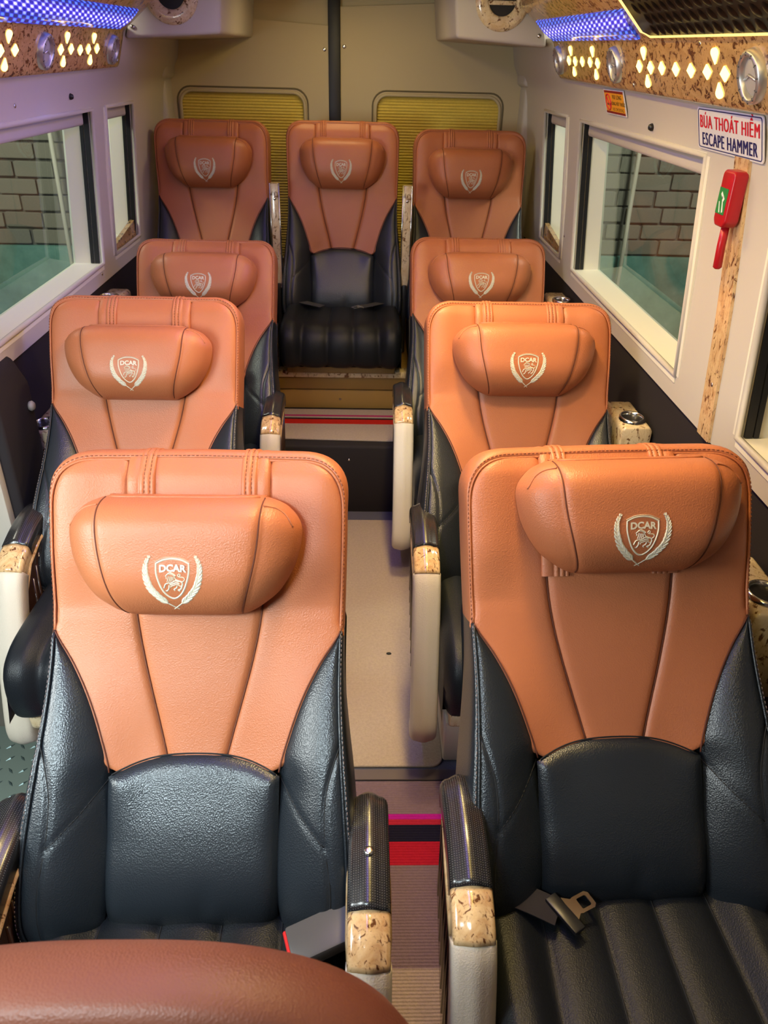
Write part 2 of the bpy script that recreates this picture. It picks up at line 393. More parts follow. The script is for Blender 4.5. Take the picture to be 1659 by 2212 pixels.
# riser facing of the rear platform, in two boards, with a burl nosing
for z0, z1 in ((0.302, 0.385), (0.390, 0.445)):
    struct('riser_board', rbox('riser_board', -0.6, 0.6, 3.118, 3.142, z0, z1, 0.003), 'ochre', rp)
struct('step_nosing', rbox('step_nosing', -0.6, 0.6, 3.10, 3.16, 0.448, 0.478, 0.006), 'burl_pale', rp, 'speckled burl nosing strip')
struct('step_tread', rbox('step_tread', -0.6, 0.6, 3.16, 3.42, 0.456, 0.470, 0.003), 'wood_step', rp)
def screw_mesh(r=0.006, h=0.003):
    v, f = lathe([(0.0005, 0), (r, 0), (r*0.92, h*0.7), (r*0.5, h), (0.0005, h)], 12); return mesh('screw', v, f)
SCREW = screw_mesh(); SCREW.materials.append(M['steel'])
def screw(loc, nrm, parent=None, s=1.0, name='screw'):
    o = bpy.data.objects.new(name, SCREW); COL.objects.link(o)
    o.rotation_mode = 'QUATERNION'; o.rotation_quaternion = Vector(nrm).to_track_quat('Z', 'Y'); o.location = loc; o.scale = (s, s, s)
    if parent:
        o.parent = parent
    return o
screw((-0.015, 3.118, 0.345), (0, -1, 0), rp, 0.9)
screw((0.03, 2.739, 0.24), (0, -1, 0), pf, 0.9)

# aisle carpets (loose runners)
def carpet(name, poly, z, h, mat, label):
    g = Geo(); g.prism(poly, 'z', z, z+h)
    return link(name, bev(g.mesh(name), 0.002, 1), mat, None, label, 'carpet')
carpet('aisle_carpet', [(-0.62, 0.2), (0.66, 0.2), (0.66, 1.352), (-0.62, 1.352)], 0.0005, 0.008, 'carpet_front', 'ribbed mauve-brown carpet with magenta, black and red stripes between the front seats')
arc = [(0.27+0.035*math.cos(a), 1.435+0.035*math.sin(a)) for a in [math.radians(-90+15*i) for i in range(7)]]
carpet('aisle_carpet', [(-0.5, 1.40)]+arc+[(0.305, 2.66), (-0.5, 2.66)], 0.0005, 0.008, 'carpet_mid', 'plain tan aisle carpet with one rounded corner between second row and black riser')
_cm = bpy.data.objects['aisle_carpet.001']
v, f = lathe([(0.0005, 0.0004), (0.006, 0.0004), (0.0085, 0.0)], 14); me = mesh('stain', v, [q for q in f if len(q) == 4]); me.materials.append(M['rubber']); o = link('stain', me, None, _cm); o.location = (0.1715, 1.846, 0.0086); o.scale = (1, 0.8, 1)
carpet('platform_carpet', [(-0.36, 2.80), (0.36, 2.775), (0.36, 3.095), (-0.36, 3.095)], 0.3005, 0.007, 'carpet_rear', 'short tan carpet with crimson and black stripes on the raised platform')
g = Geo(); g.box(-0.62, 0.66, 1.357, 1.392, 0.0005, 0.006)
link('carpet_strip', bev(g.mesh('carpet_strip'), 0.002, 1), 'strip_metal', None, 'narrow grey metal joint strip across the aisle between two carpets', 'trim strip')

# side walls: beige window band with openings, dark lower lining
def side_wall(side, holes, y_lo, name):
    ys = sorted(set([y_lo, 4.02]+[h[0] for h in holes]+[h[1] for h in holes]))
    zs = [0.905, 0.935, 0.97, 1.04, 1.12, 1.20, 1.30, 1.40, 1.46, 1.49, 1.52, 1.55, 1.58, 1.61, 1.70]
    v = []; f = []
    for y in ys:
        for z in zs: v.append((side*XW(z), y, z))
    nz = len(zs)
    for i in range(len(ys)-1):
        for j in range(nz-1):
            if any(ys[i] >= h[0]-1e-6 and ys[i+1] <= h[1]+1e-6 and zs[j] >= h[2]-1e-6 and zs[j+1] <= h[3]+1e-6 for h in holes): continue
            q = (i*nz+j, i*nz+j+1, (i+1)*nz+j+1, (i+1)*nz+j)
            f.append(q if side > 0 else q[::-1])
    # skin thickness: outer sheet
    n0 = len(v)
    return struct(name, mesh(name, v, f), 'beige')
HR = [(0.30, 1.41, 0.97, 1.46), (1.77, 2.87, 0.97, 1.46), (3.06, 3.46, 0.97, 1.46)]
HL = [(1.80, 2.83, 0.97, 1.46), (2.98, 3.34, 0.97, 1.46)]
wr = side_wall(1, HR, -1.25, 'wall_right')
wl = side_wall(-1, HL, 1.74, 'wall_left')
def lower(side, y0, y1, name):
    g = Geo(); a, b = sorted((side*0.862, side*0.90)); g.box(a, b, y0, y1, -0.06, 0.93); return struct(name, g.mesh(name, False), 'dark_fabric')
lower(1, -1.25, 4.02, 'wall_right_lower'); lower(-1, 1.74, 4.02, 'wall_left_lower')
# lower lip of the beige band (rounded edge)
for side, y0, nm in ((1, -1.25, 'trim_1'), (-1, 1.74, 'trim_2')):
    g = Geo(); g.tube([(side*0.861, y0, 0.908), (side*0.861, 4.0, 0.908)], 0.007, 8)
    struct(nm, g.mesh(nm), 'beige')
# door post on the left where the sliding door stands open
g = Geo(); g.box(-0.93, -0.84, 1.735, 1.78, 0, 1.70); struct('trim_3', bev(g.mesh('trim_3'), 0.01, 2), 'beige')

def window(n, side, y0, y1, z0, z1, marble=False, seal_far=True):
    nm = 'window_%d' % n
    dep = 0.105
    xi0, xi1 = XW(z0), XW(z1); xg0, xg1 = xi0+dep, xi1+dep-0.005
    # frame = four reveal boards
    g = Geo()
    def quad_board(a, b, c, d, t):  # a,b inner edge; c,d outer edge; t thickness vector
        vs = [Vector(p) for p in (a, b, c, d)]; vs2 = [p+Vector(t) for p in vs]
        g.add(vs+vs2, [(0, 1, 2, 3), (7, 6, 5, 4), (0, 4, 5, 1), (1, 5, 6, 2), (2, 6, 7, 3), (3, 7, 4, 0)])
    quad_board((side*(xi0-0.001), y0, z0), (side*(xi0-0.001), y1, z0), (side*xg0, y1, z0), (side*xg0, y0, z0), (0, 0, -0.02))
    quad_board((side*(xi1-0.001), y0, z1), (side*(xi1-0.001), y1, z1), (side*xg1, y1, z1), (side*xg1, y0, z1), (0, 0, 0.02))
    quad_board((side*(xi0-0.001), y1, z0), (side*(xi1-0.001), y1, z1), (side*xg1, y1, z1), (side*xg0, y1, z0), (0, 0.02, 0))
    quad_board((side*(xi0-0.001), y0, z0), (side*(xi1-0.001), y0, z1), (side*xg1, y0, z1), (side*xg0, y0, z0), (0, -0.02, 0))
    fr = struct(nm, g.mesh(nm, False), 'white_trim')
    # rounded lip round the opening
    g = Geo(); xm = lambda z: side*(XW(z)+0.001)
    pts = dense([(xm(z0), y0, z0), (xm(z0), y1, z0), (xm(z1), y1, z1), (xm(z1), y0, z1), (xm(z0), y0, z0)], 0.2)[:-1]
    g.tube(pts, 0.008, 8, True); struct('frame_lip', g.mesh('frame_lip'), 'beige', fr)
    # black rubber seal on the far reveal
    g = Geo(); e = 0.006
    for (d0, d1) in ((0.012, 0.028), (0.031, 0.042)):
        a = [Vector((side*(xi0+d0), y1-e, z0+0.002)), Vector((side*(xi1+d0), y1-e, z1-0.002)), Vector((side*(xi1+d1), y1-e, z1-0.002)), Vector((side*(xi0+d1), y1-e, z0+0.002))]
        b = [p+Vector((0, e, 0)) for p in a]
        g.add(a+b, [(0, 1, 2, 3), (7, 6, 5, 4), (0, 4, 5, 1), (1, 5, 6, 2), (2, 6, 7, 3), (3, 7, 4, 0)])
    struct('rubber_seal', g.mesh('rubber_seal', False), 'rubber', fr)
    # blind cassette under the top edge
    g = Geo(); a, b = sorted((side*(xi1+0.02), side*(xi1+0.075)))
    g.box(a, b, y0+0.005, y1-0.03, z1-0.045, z1-0.002); struct('blind_cassette', bev(g.mesh('blind_cassette'), 0.01, 3), 'grey_trim', fr)
    # pane
    g = Geo(); t = 0.004
    a = [Vector((side*(xg0-0.006), y0-0.01, z0-0.01)), Vector((side*(xg0-0.006), y1+0.01, z0-0.01)), Vector((side*(xg1-0.006), y1+0.01, z1+0.01)), Vector((side*(xg1-0.006), y0-0.01, z1+0.01))]
    g.add(a, [(0, 1, 2, 3) if side < 0 else (3, 2, 1, 0)]); struct('pane', mesh('pane', g.v, g.f, False), 'glass', fr)
    if marble:
        g = Geo(); poly = [(y0+0.002, z0+0.002), (y1-0.01, z0+0.002), (y1-0.01, z0+0.062), (y0+0.002, z0+0.012)]
        a, b = sorted((side*(xi0+0.012), side*(xi0+0.03))); g.prism(poly, 'x', a, b)
        struct('burl_sill_board', g.mesh('burl_sill_board', False), 'burl_panel', fr, 'speckled burl board along the sill')
    return fr
window(1, 1, 1.77, 2.87, 0.97, 1.46); window(2, 1, 0.30, 1.41, 0.97, 1.46); window(3, 1, 3.06, 3.46, 0.97, 1.46, True)
window(4, -1, 1.80, 2.83, 0.97, 1.46); window(5, -1, 2.98, 3.34, 0.97, 1.46, True)

# rear wall: two door leaves with pleated-shade windows and a black post between
def rounded_rect(x0, x1, z0, z1, r, n=6):
    out = []
    for cx, cz, a0 in ((x1-r, z1-r, 0), (x0+r, z1-r, 90), (x0+r, z0+r, 180), (x1-r, z0+r, 270)):
        for i in range(n+1):
            a = math.radians(a0+90*i/n); out.append((cx+r*math.cos(a), cz+r*math.sin(a)))
    return out
g = Geo(); g.box(-0.90, 0.90, 4.012, 4.05, 0.4, 2.0); rw = struct('wall_rear', g.mesh('wall_rear', False), 'rear_beige')
def rear_door(n, x0, x1, wx0, wx1):
    # leaf with a real opening, depth 20 mm
    z0, z1, wz0, wz1 = 0.46, 1.98, 0.75, 1.487
    inner = rounded_rect(wx0, wx1, wz0, wz1, 0.055); N = len(inner)
    outer = []
    cx, cz = (wx0+wx1)/2, (wz0+wz1)/2
    for (px, pz) in inner:   # project radially on to the leaf rectangle
        dx, dz = px-cx, pz-cz; s = 1e9
        if dx > 1e-9: s = min(s, (x1-cx)/dx)
        if dx < -1e-9: s = min(s, (x0-cx)/dx)
        if dz > 1e-9: s = min(s, (z1-cz)/dz)
        if dz < -1e-9: s = min(s, (z0-cz)/dz)
        outer.append((cx+dx*s, cz+dz*s))
    v = [(p[0], 3.99, p[1]) for p in outer]+[(p[0], 3.99, p[1]) for p in inner]+[(p[0], 4.012, p[1]) for p in inner]
    f = []
    for i in range(N):
        j = (i+1) % N; f += [(i, j, N+j, N+i), (N+i, N+j, 2*N+j, 2*N+i)]
    d = struct('door_%d' % n, fixn(mesh('door', v, f, False)), 'rear_beige')
    g = Geo(); g.tube([(p[0], 3.987, p[1]) for p in rounded_rect(wx0+0.004, wx1-0.004, wz0, wz1-0.004, 0.055)], 0.007, 8, True)
    struct('window_gasket', g.mesh('window_gasket'), 'rear_beige', d)
    g = Geo(); g.tube([(p[0], 3.99, p[1]) for p in rounded_rect(wx0-0.010, wx1+0.010, wz0, wz1+0.012, 0.062)], 0.004, 6, True)
    struct('window_groove', g.mesh('window_groove'), 'groove', d)
    # pleated shade: folded slats
    zz = []; z = wz0+0.001; k = 0
    while z < wz1: zz.append((z, 4.008 if k % 2 else 3.999)); z += 0.0062; k += 1
    v = []
    for z, y in zz: v += [(wx0, y, z), (wx1, y, z)]
    struct('pleated_shade', mesh('pleated_shade', v, grid_faces(len(zz), 2), False), 'shade', d, 'olive-yellow pleated window shade')
    return d
d1 = rear_door(1, -0.90, -0.082, -0.765, -0.190); d2 = rear_door(2, -0.03, 0.90, 0.127, 0.712)
g = Geo(); g.box(-0.083, -0.029, 3.975, 4.015, 0.46, 1.98); struct('trim_4', bev(g.mesh('trim_4'), 0.006, 2), 'rubber')
screw((-0.100, 3.99, 1.655), (0, -1, 0), d1, 1.4); screw((-0.012, 3.99, 1.668), (0, -1, 0), d2, 1.4)
# corner posts of the rear frame
for s, n in ((-1, 5), (1, 6)):
    a, b = sorted((s*0.795, s*0.87)); g = Geo(); g.box(a, b, 3.86, 4.0, 0.46, 1.53); struct('trim_%d' % n, bev(g.mesh('trim'), 0.015, 3), 'beige')
    a, b = sorted((s*0.775, s*0.87)); g = Geo(); g.box(a, b, 3.80, 4.0, 1.53, 1.98); struct('trim_%d' % (n+2), bev(g.mesh('trim'), 0.02, 3), 'beige')
# ceiling
g = Geo(); g.box(-0.90, 0.90, -1.25, 4.05, 1.88, 1.92); struct('ceiling', g.mesh('ceiling', False), 'grey_trim')
g = Geo(); g.box(-0.90, 0.90, -1.30, -1.25, -0.06, 1.92); struct('wall_front', g.mesh('wall_front', False), 'grey_trim')
g = Geo(); g.box(-0.93, -0.75, -0.5, 1.74, 1.74, 1.879); struct('trim_10', bev(g.mesh('trim_10'), 0.02, 3), 'beige')
# door side in front, left: low kick panel and stepwell
g = Geo(); g.box(-1.15, -0.74, 0.3, 1.74, -0.23, -0.20); st = struct('floor_step', g.mesh('floor_step', False), 'tread')
g = Geo()
for i in range(24):
    for j in range(11):
        x = -1.14+j*0.036+(0.018 if i % 2 else 0); y = 0.6+i*0.046; a = math.radians(45 if (i+j) % 2 else -45)
        c, s_ = math.cos(a), math.sin(a); L, W = 0.015, 0.004
        v = [(x+c*L, y+s_*L, -0.1995), (x-s_*W, y+c*W, -0.1995), (x-c*L, y-s_*L, -0.1995), (x+s_*W, y-c*W, -0.1995), (x, y, -0.196)]
        g.add(v, [(0, 1, 4), (1, 2, 4), (2, 3, 4), (3, 0, 4)])
o = struct('tread_pattern', g.mesh('tread_pattern', False), 'tread', st); o['kind'] = 'stuff'
g = Geo(); g.box(-0.75, -0.738, 0.3, 1.66, -0.23, -0.06); struct('trim_9', g.mesh('trim_9', False), 'black_plastic')

# brick wall of the yard behind the van, teal plaster below
g = Geo(); g.box(-2.9, 2.9, 4.42, 4.6, -0.3, 2.3); ow = struct('wall_outside', g.mesh('wall_outside', False), 'mortar')
g = Geo(); g.box(-2.9, 2.9, 4.385, 4.44, -0.3, 0.70); struct('plaster_band', bev(g.mesh('plaster_band'), 0.01, 2), 'plaster', ow, 'stained teal plaster band')
brick_me = []
for k in range(3):
    g = Geo(); g.box(-0.5, 0.5, -0.5, 0.5, -0.5, 0.5); me = g.mesh('brick', False); bm = bmesh.new(); bm.from_mesh(me)
    bmesh.ops.bevel(bm, geom=bm.edges[:], offset=0.05, segments=1, affect='EDGES'); bm.to_mesh(me); bm.free(); me.materials.append(BR[k]); brick_me.append(me)
for side in (1, -1):
    for r in range(12):
        z = 0.748+r*0.085; x = 1.12+(0.11 if r % 2 else 0.0)+random.uniform(-0.02, 0.02)
        while x < 2.25:
            w = random.uniform(0.185, 0.205)
            o = bpy.data.objects.new('brick', random.choice(brick_me)); COL.objects.link(o); o.parent = ow
            o.location = (side*(x+w/2), 4.417+random.uniform(-0.004, 0.004), z+random.uniform(-0.003, 0.003)); o.scale = (w, 0.032, random.uniform(0.070, 0.076))
            o.rotation_euler = (0, random.uniform(-0.012, 0.012), 0)
            x += w+random.uniform(0.010, 0.018)
    g = Geo(); g.tube([(side*1.52, 4.33, -0.2), (side*1.50, 4.33, 2.2)], 0.012, 8)  # pale rod modelled in place of a reflection in the glass
    link('glass_reflection', g.mesh('glass_reflection'), 'white_trim', None, 'thin pale rod standing in for a window reflection, seen through the %s window' % ('right' if side > 0 else 'left'), 'reflection', 'rods imitating reflections in the glass')
g = Geo(); g.box(-2.9, -0.92, -0.5, 4.6, -0.34, -0.30); g.box(0.92, 2.9, -0.5, 4.6, -0.34, -0.30); struct('floor_yard', g.mesh('floor_yard', False), 'mortar')

# ================================================================== SEATS
# back coordinates: u across, v up along the back, w towards the sitter (local x, z, -y)
W0 = smooth_tab([(-0.10, 0.045), (-0.04, 0.068), (0.03, 0.068), (0.10, 0.054), (0.20, 0.026), (0.30, 0.012), (0.40, 0.002), (0.55, 0.0), (0.66, -0.002), (0.70, -0.010)])
VS = smooth_tab([(0.10, 0.020), (0.21, 0.0485), (0.425, 0.100), (0.63, 0.112), (0.70, 0.115)])        # the two V seams
BB = smooth_tab([(-0.08, 0.150), (0.0, 0.133), (0.10, 0.131), (0.185, 0.134), (0.25, 0.151), (0.31, 0.173), (0.36, 0.199), (0.40, 0.226), (0.42, 0.236)])  # tan / black line
BO = smooth_tab([(-0.075, 0.212), (-0.06, 0.232), (-0.03, 0.245), (0.05, 0.247), (0.15, 0.241), (0.23, 0.235), (0.32, 0.231), (0.42, 0.232)])           # outer piping beside bolster
def OT(v):                                                                                              # piping round the tan part
    if v < 0.42: return BO(v)
    if v < 0.60: return 0.232+0.003*math.sin((v-0.42)/0.18*math.pi/2)
    r = 0.084; q = min(1.0, (v-0.60)/r)
    return 0.235-0.075*(1-(1-q**2.6)**(1/2.6)) if q < 1 else 0.160
PK = smooth_tab([(-0.08, 0.080), (-0.05, 0.105), (0.0, 0.118), (0.10, 0.108), (0.20, 0.082), (0.30, 0.046), (0.38, 0.018), (0.44, 0.006), (0.55, 0.002)])
def w_tan(u, v):
    a = abs(u); k = max(0.0, min(1.0, (a-0.06)/0.15))
    w = W0(v)+k*k*(3-2*k)*0.5*max(0.0, PK(v)-W0(v))*(1 if v < 0.44 else 0.4)
    if v > 0.44: w += 0.010*math.exp(-((a-0.20)/0.045)**2)*sstep(0.44, 0.55, v)
    return w-0.012*sstep(0.655, 0.70, v)
S1 = spline([(0.2345, 0.245), (0.222, 0.21), (0.212, 0.165), (0.213, 0.10), (0.222, 0.03), (0.218, -0.06)], 0.012)
S2 = [(0.134, 0.183), (0.170, 0.140), (0.2125, 0.098)]
def w_bol(u, v, t):
    kb = sstep(0.165, 0.225, v); wi = kb*w_tan(BB(v), v)+(1-kb)*(W0(v)-0.006)
    s = math.sin(min(1.0, t/0.82)*math.pi/2)
    w = wi+(PK(v)-wi)*s**0.9
    p = (u, v); w -= 0.0032*math.exp(-(poly_dist(p, S1)/0.0035)**2)
    if 0.08 < v < 0.2: w -= 0.0028*math.exp(-(poly_dist(p, S2)/0.0035)**2)
    return w
def w_edge(u, v):
    if v < 0.40: return w_bol(BO(v), v, 1.0)-0.002
    return w_tan(abs(u), v)-0.003
def panel(name, vs, lo, hi, wf, n, dip=0.008, dl=0.004, vdip=(0, 0), sgn=1):
    v = []; rows = len(vs); va, vb = vs[0], vs[-1]
    for vv in vs:
        a, b = lo(vv), hi(vv)
        for i in range(n+1):
            t = 0.5-0.5*math.cos(math.pi*i/n); t = 0.5*t+0.5*i/n
            u = a+(b-a)*t; d = min(t, 1-t)*(b-a)
            w = wf(u, vv, t)-dip*math.exp(-d/dl)
            if vdip[0]: w -= vdip[0]*math.exp(-(vv-va)/dl)
            if vdip[1]: w -= vdip[1]*math.exp(-(vb-vv)/dl)
            v.append((sgn*u, -w, vv))
    return mesh(name, v, grid_faces(rows, n+1, flip=(sgn < 0)))
def vals(a, b, n): return [a+(b-a)*i/n for i in range(n+1)]
BACK = []   # (name, mesh, label)
me = panel('centre_panel', vals(0.15, 0.688, 54), lambda v: -VS(v), VS, lambda u, v, t: w_tan(u, v), 18); me.materials.append(M['tan']); BACK.append(('centre_panel', me))
vtop = vals(0.13, 0.60, 48)+[0.60+0.0835*math.sin(math.pi/2*i/16) for i in range(1, 17)]
for s in (1, -1):
    me = panel('side_panel', vtop, VS, lambda v: (OT(v) if v > 0.42 else (BB(v)+0.012*min(1, max(0, (0.42-v)/0.02)) if v > 0.20 else 0.120+0.044*sstep(0.185, 0.2, v)*0.5)), lambda u, v, t: w_tan(u, v), 18, sgn=s); me.materials.append(M['tan']); BACK.append(('side_panel', me))
for s in (1, -1):
    me = panel('bolster', vals(-0.075, 0.418, 84), BB, lambda v: max(BO(v), BB(v)+0.001), w_bol, 30, 0.006, 0.004, (0.035, 0), sgn=s); me.materials.append(M['black']); BACK.append(('bolster', me))
# lumbar panel with arched top
LT = lambda u: 0.215-0.029*(abs(u)/0.134)**2.4
v = []; nr, nc = 40, 30
for i in range(nr+1):
    q = i/nr; q = 0.5*q+0.5*(0.5-0.5*math.cos(math.pi*q))
    for j in range(nc+1):
        t = j/nc; t = 0.5*t+0.5*(0.5-0.5*math.cos(math.pi*t)); u = -0.136+0.272*t
        vv = -0.06+(LT(u)+0.06)*q
        d = min((LT(u)-vv), (0.136-abs(u))); w = W0(vv)+(w_tan(u, vv)-W0(vv))*sstep(0.08, 0.19, vv)+0.014-0.017*math.exp(-max(0, d)/0.009)
        w -= 0.03*math.exp(-max(0, vv+0.06)/0.025)
        w -= 0.004*math.exp(-((u-0.02)/0.012)**2-((vv+0.005)/0.03)**2)
        v.append((u, -w, vv))
me = mesh('lumbar_panel', v, grid_faces(nr+1, nc+1)); me.materials.append(M['black']); BACK.append(('lumbar_panel', me))
# outline of the back (piping line), bottom-left ... top ... bottom-right
half = [(BO(x), x) for x in vals(-0.075, 0.41, 40)]+[(OT(x), x) for x in vals(0.42, 0.60, 12)]
cs = []
for i in range(1, 15):
    a = math.pi/2*i/14; cs.append((0.160+0.075*math.cos(a)**(2/2.6), 0.60+0.084*math.sin(a)**(2/2.6)))
half += cs+[(x, 0.684+0.002*(1-x/0.16)) for x in (0.13, 0.10, 0.07, 0.035)]
OUT = half+[(0.0, 0.686)]+[(-a, b) for a, b in reversed(half)]
OUT = list(reversed(OUT))   # starts at the left bottom
NO = len(OUT)
def out_off(v): return 0.006+0.011*sstep(0.60, 0.685, v)+0.010*(1-sstep(0.10, 0.40, v))
PROF = [(-0.02, -0.010), (0.0, -0.002), (0.30, 0.002), (0.65, -0.004), (0.90, -0.016), (1.0, -0.034), (1.0, -0.075), (0.85, -0.094), (0.3, -0.102)]
def border(i0, i1, name, mat):
    v = []; n = 0
    for i in range(i0, i1+1):
        a = OUT[max(0, i-1)]; b = OUT[min(NO-1, i+1)]; tx, ty = b[0]-a[0], b[1]-a[1]; L = math.hypot(tx, ty); nx, ny = -ty/L, tx/L
        u, vv = OUT[i]; w = w_edge(u, vv); off = out_off(vv); wb = -0.0
        for a_, dw in PROF:
            uu = u+nx*off*a_; v2 = vv+ny*off*a_
            ww = w+dw if dw > -0.05 else (w*0.15+dw)
            v.append((uu, -ww, v2))
        n += 1
    me = mesh(name, v, grid_faces(n, len(PROF), flip=False)); fixn(me); me.materials.append(M[mat]); return me
ib = [i for i, p in enumerate(OUT) if p[1] >= 0.402]; i0, i1 = ib[0], ib[-1]
BACK.append(('top_border', border(i0, i1, 'top_border', 'tan')))
BACK.append(('side_border', border(0, i0, 'side_border', 'black'))); BACK.append(('side_border', border(i1, NO-1, 'side_border', 'black')))
g = Geo(); g.tube([(u, -(w_edge(u, v)+0.0008), v) for u, v in OUT[i0:i1+1]], 0.0022, 6); me = g.mesh('piping'); me.materials.append(M['tan']); BACK.append(('piping', me))
for k in ((0, i0), (i1, NO-1)):
    g = Geo(); g.tube([(u, -(w_edge(u, v)+0.001), v) for u, v in OUT[k[0]:k[1]+1]], 0.0024, 6); me = g.mesh('piping'); me.materials.append(M['black']); BACK.append(('piping', me))
def stitches(pts, mat, name, r=0.0007, on=0.004, gap=0.003):
    g = Geo(); P = dense(pts, 0.001); i = 0; a, b = int(on/0.001), int(gap/0.001)
    while i+a < len(P): g.tube([P[i], P[i+a]], r, 4); i += a+b
    me = g.mesh(name); me.materials.append(M[mat]); return me
def out_line(a, b, k, lift):
    res = []
    for i in range(a, b+1):
        p, q = OUT[max(0, i-1)], OUT[min(NO-1, i+1)]; tx, ty = q[0]-p[0], q[1]-p[1]; L = math.hypot(tx, ty)
        u, v = OUT[i]; o_ = out_off(v)*k; res.append((u-ty/L*o_, -(w_edge(u, v)+lift), v+tx/L*o_))
    return res
BACK.append(('stitching', stitches(out_line(i0, i1, 0.36, 0.0022), 'thread_tan', 'stitching')))
BACK.append(('stitching', stitches(out_line(0, i0, 0.36, 0.0022)+[], 'thread_grey', 'stitching')))
BACK.append(('stitching', stitches(out_line(i1, NO-1, 0.36, 0.0022)+[], 'thread_grey', 'stitching')))
# dark seam threads, one part each
def thread(pts, r, mat, store, name='seam'):
    g = Geo(); g.tube(pts, r, 5); me = g.mesh(name); me.materials.append(M[mat]); store.append((name, me))
for s in (1, -1):
    thread([(s*VS(x), -(w_tan(VS(x), x)-0.0052), x) for x in vals(0.208, 0.64, 40)], 0.0012, 'seam_tan', BACK)
    thread([(s*BB(x), -(w_tan(BB(x), x)+0.0005), x) for x in vals(0.192, 0.41, 26)], 0.0014, 'seam_tan', BACK)
    for S in (S1, dense(S2, 0.008)):
        thread([(s*u, -(w_bol(u, v, (u-BB(v))/max(0.02, BO(v)-BB(v)))+0.0003), v) for u, v in S], 0.0011, 'seam_black', BACK)
thread([(u, -(w_tan(u, LT(u))+0.0003), LT(u)+0.0008) for u in vals(-0.131, 0.131, 30)], 0.0014, 'seam_black', BACK)
# straps: plain band outside, three stitched ribs inside
SP = [(0.060, -0.002), (0.0605, 0.004), (0.064, 0.0075), (0.069, 0.0070), (0.0705, 0.0045), (0.072, 0.0070), (0.077, 0.0080), (0.0815, 0.0070), (0.083, 0.0045), (0.0845, 0.0070), (0.089, 0.0075), (0.0935, 0.0065),
      (0.0945, 0.0030), (0.097, 0.0045), (0.107, 0.0055), (0.117, 0.0045), (0.121, 0.002), (0.1225, -0.003)]
spath = [(x, w_tan(0.09, x)) for x in vals(0.485, 0.655, 14)]+[(0.672, -0.010), (0.684, -0.017), (0.692, -0.026), (0.697, -0.040), (0.698, -0.06), (0.696, -0.08), (0.688, -0.102), (0.66, -0.112)]
def path_norm(P):
    N = []
    for i in range(len(P)):
        a, b = P[max(0, i-1)], P[min(len(P)-1, i+1)]; dv, dw = b[0]-a[0], b[1]-a[1]; L = math.hypot(dv, dw); N.append((-dw/L, dv/L))
    return N
SN = path_norm(spath); SP = [(0.069+(a-0.060)*0.75, b*0.85) for a, b in SP]
for s in (1, -1):
    v = []
    for (pv, pw), (nv, nw) in zip(spath, SN):
        for u, h in SP: v.append((s*u, -(pw+nw*h), pv+nv*h))
    me = mesh('strap', v, grid_faces(len(spath), len(SP), flip=(s < 0))); me.materials.append(M['tan']); BACK.append(('strap', me))
    for us in (0.0769, 0.0862):
        BACK.append(('strap_stitching', stitches([(s*us, -(pw+nw*0.0050), pv+nv*0.0050) for (pv, pw), (nv, nw) in zip(spath[8:-3], SN[8:-3])], 'thread_tan', 'strap_stitching')))
# back shell (hard rear cover), the mesh object that carries all of the above
v = []; vs_ = vals(-0.07, 0.695, 30); 
for vv in vs_:
    hw = (BO(vv)+0.012) if vv < 0.42 else (OT(min(vv, 0.683))+0.005)
    for j in range(13):
        t = -1+2*j/12; u = hw*t*0.985
        v.append((u, 0.096+0.018*(1-t*t), vv))
n1 = len(v); f = grid_faces(31, 13)
for vv in vs_:
    hw = (BO(vv) if vv < 0.42 else OT(min(vv, 0.683)))*0.93
    for j in range(13):
        t = -1+2*j/12; v.append((hw*t, 0.035, vv*0.985))
f += grid_faces(31, 13, off=n1, flip=True)
SHELL = fixn(mesh('backrest', v, f)); SHELL.materials.append(M['black_plastic'])

# head pillow (own origin at its centre): c = v - 0.536
PT, PB = 0.094, -0.094
HW = smooth_tab([(-0.095, 0.085), (-0.090, 0.100), (-0.080, 0.118), (-0.056, 0.147), (-0.013, 0.172), (0.030, 0.182), (0.055, 0.179), (0.078, 0.160), (0.088, 0.140), (0.094, 0.118)])
SU = smooth_tab([(-0.095, 0.088), (-0.040, 0.106), (0.020, 0.119), (0.095, 0.125)])
def pil_w(u, c):
    q = (c-0.0)/0.0945; q = max(-1, min(1, q))
    gq = (1-abs(q)**(5.0 if q > 0 else 2.8))**0.5
    a = min(1.0, abs(u)/HW(c)); e = (1-a**5.5)**0.5
    w = 0.016+0.088*gq*e
    d = abs(u)-SU(c)
    if d > 0: w -= 0.006*sstep(0, 0.006, d)*gq*e**0.5
    return w
def pil_panel(lo, hi, n, name, sgn, dipL, dipR):
    cs_ = [math.sin(math.pi/2*x) for x in vals(-1, 1, 56)]; v = []
    for x in cs_:
        c = 0.0945*(0.35*x+0.65*math.asin(x)/(math.pi/2)) if abs(x) < 1 else 0.0945*x
        a, b = lo(c), hi(c)
        for i in range(n+1):
            t = 0.5-0.5*math.cos(math.pi*i/n); t = 0.6*t+0.4*i/n; u = a+(b-a)*t
            w = pil_w(u, c)
            if dipL: w -= 0.005*math.exp(-t*(b-a)/0.003)
            if dipR: w -= 0.005*math.exp(-(1-t)*(b-a)/0.003)
            v.append((sgn*u, -w, c))
    return mesh(name, v, grid_faces(57, n+1, flip=(sgn < 0)))
PIL = pil_panel(lambda c: -SU(c), SU, 26, 'headrest', 1, True, True); PIL.materials.append(M['tan'])
PILP = []
for s in (1, -1):
    me = pil_panel(SU, lambda c: HW(c)*0.9995, 16, 'wing', s, True, False); me.materials.append(M['tan']); PILP.append(('wing', me))
for s in (1, -1): thread([(s*SU(c), -(pil_w(SU(c)-0.001, c)-0.0040), c) for c in vals(-0.09, 0.0905, 36)], 0.0012, 'seam_tan', PILP)
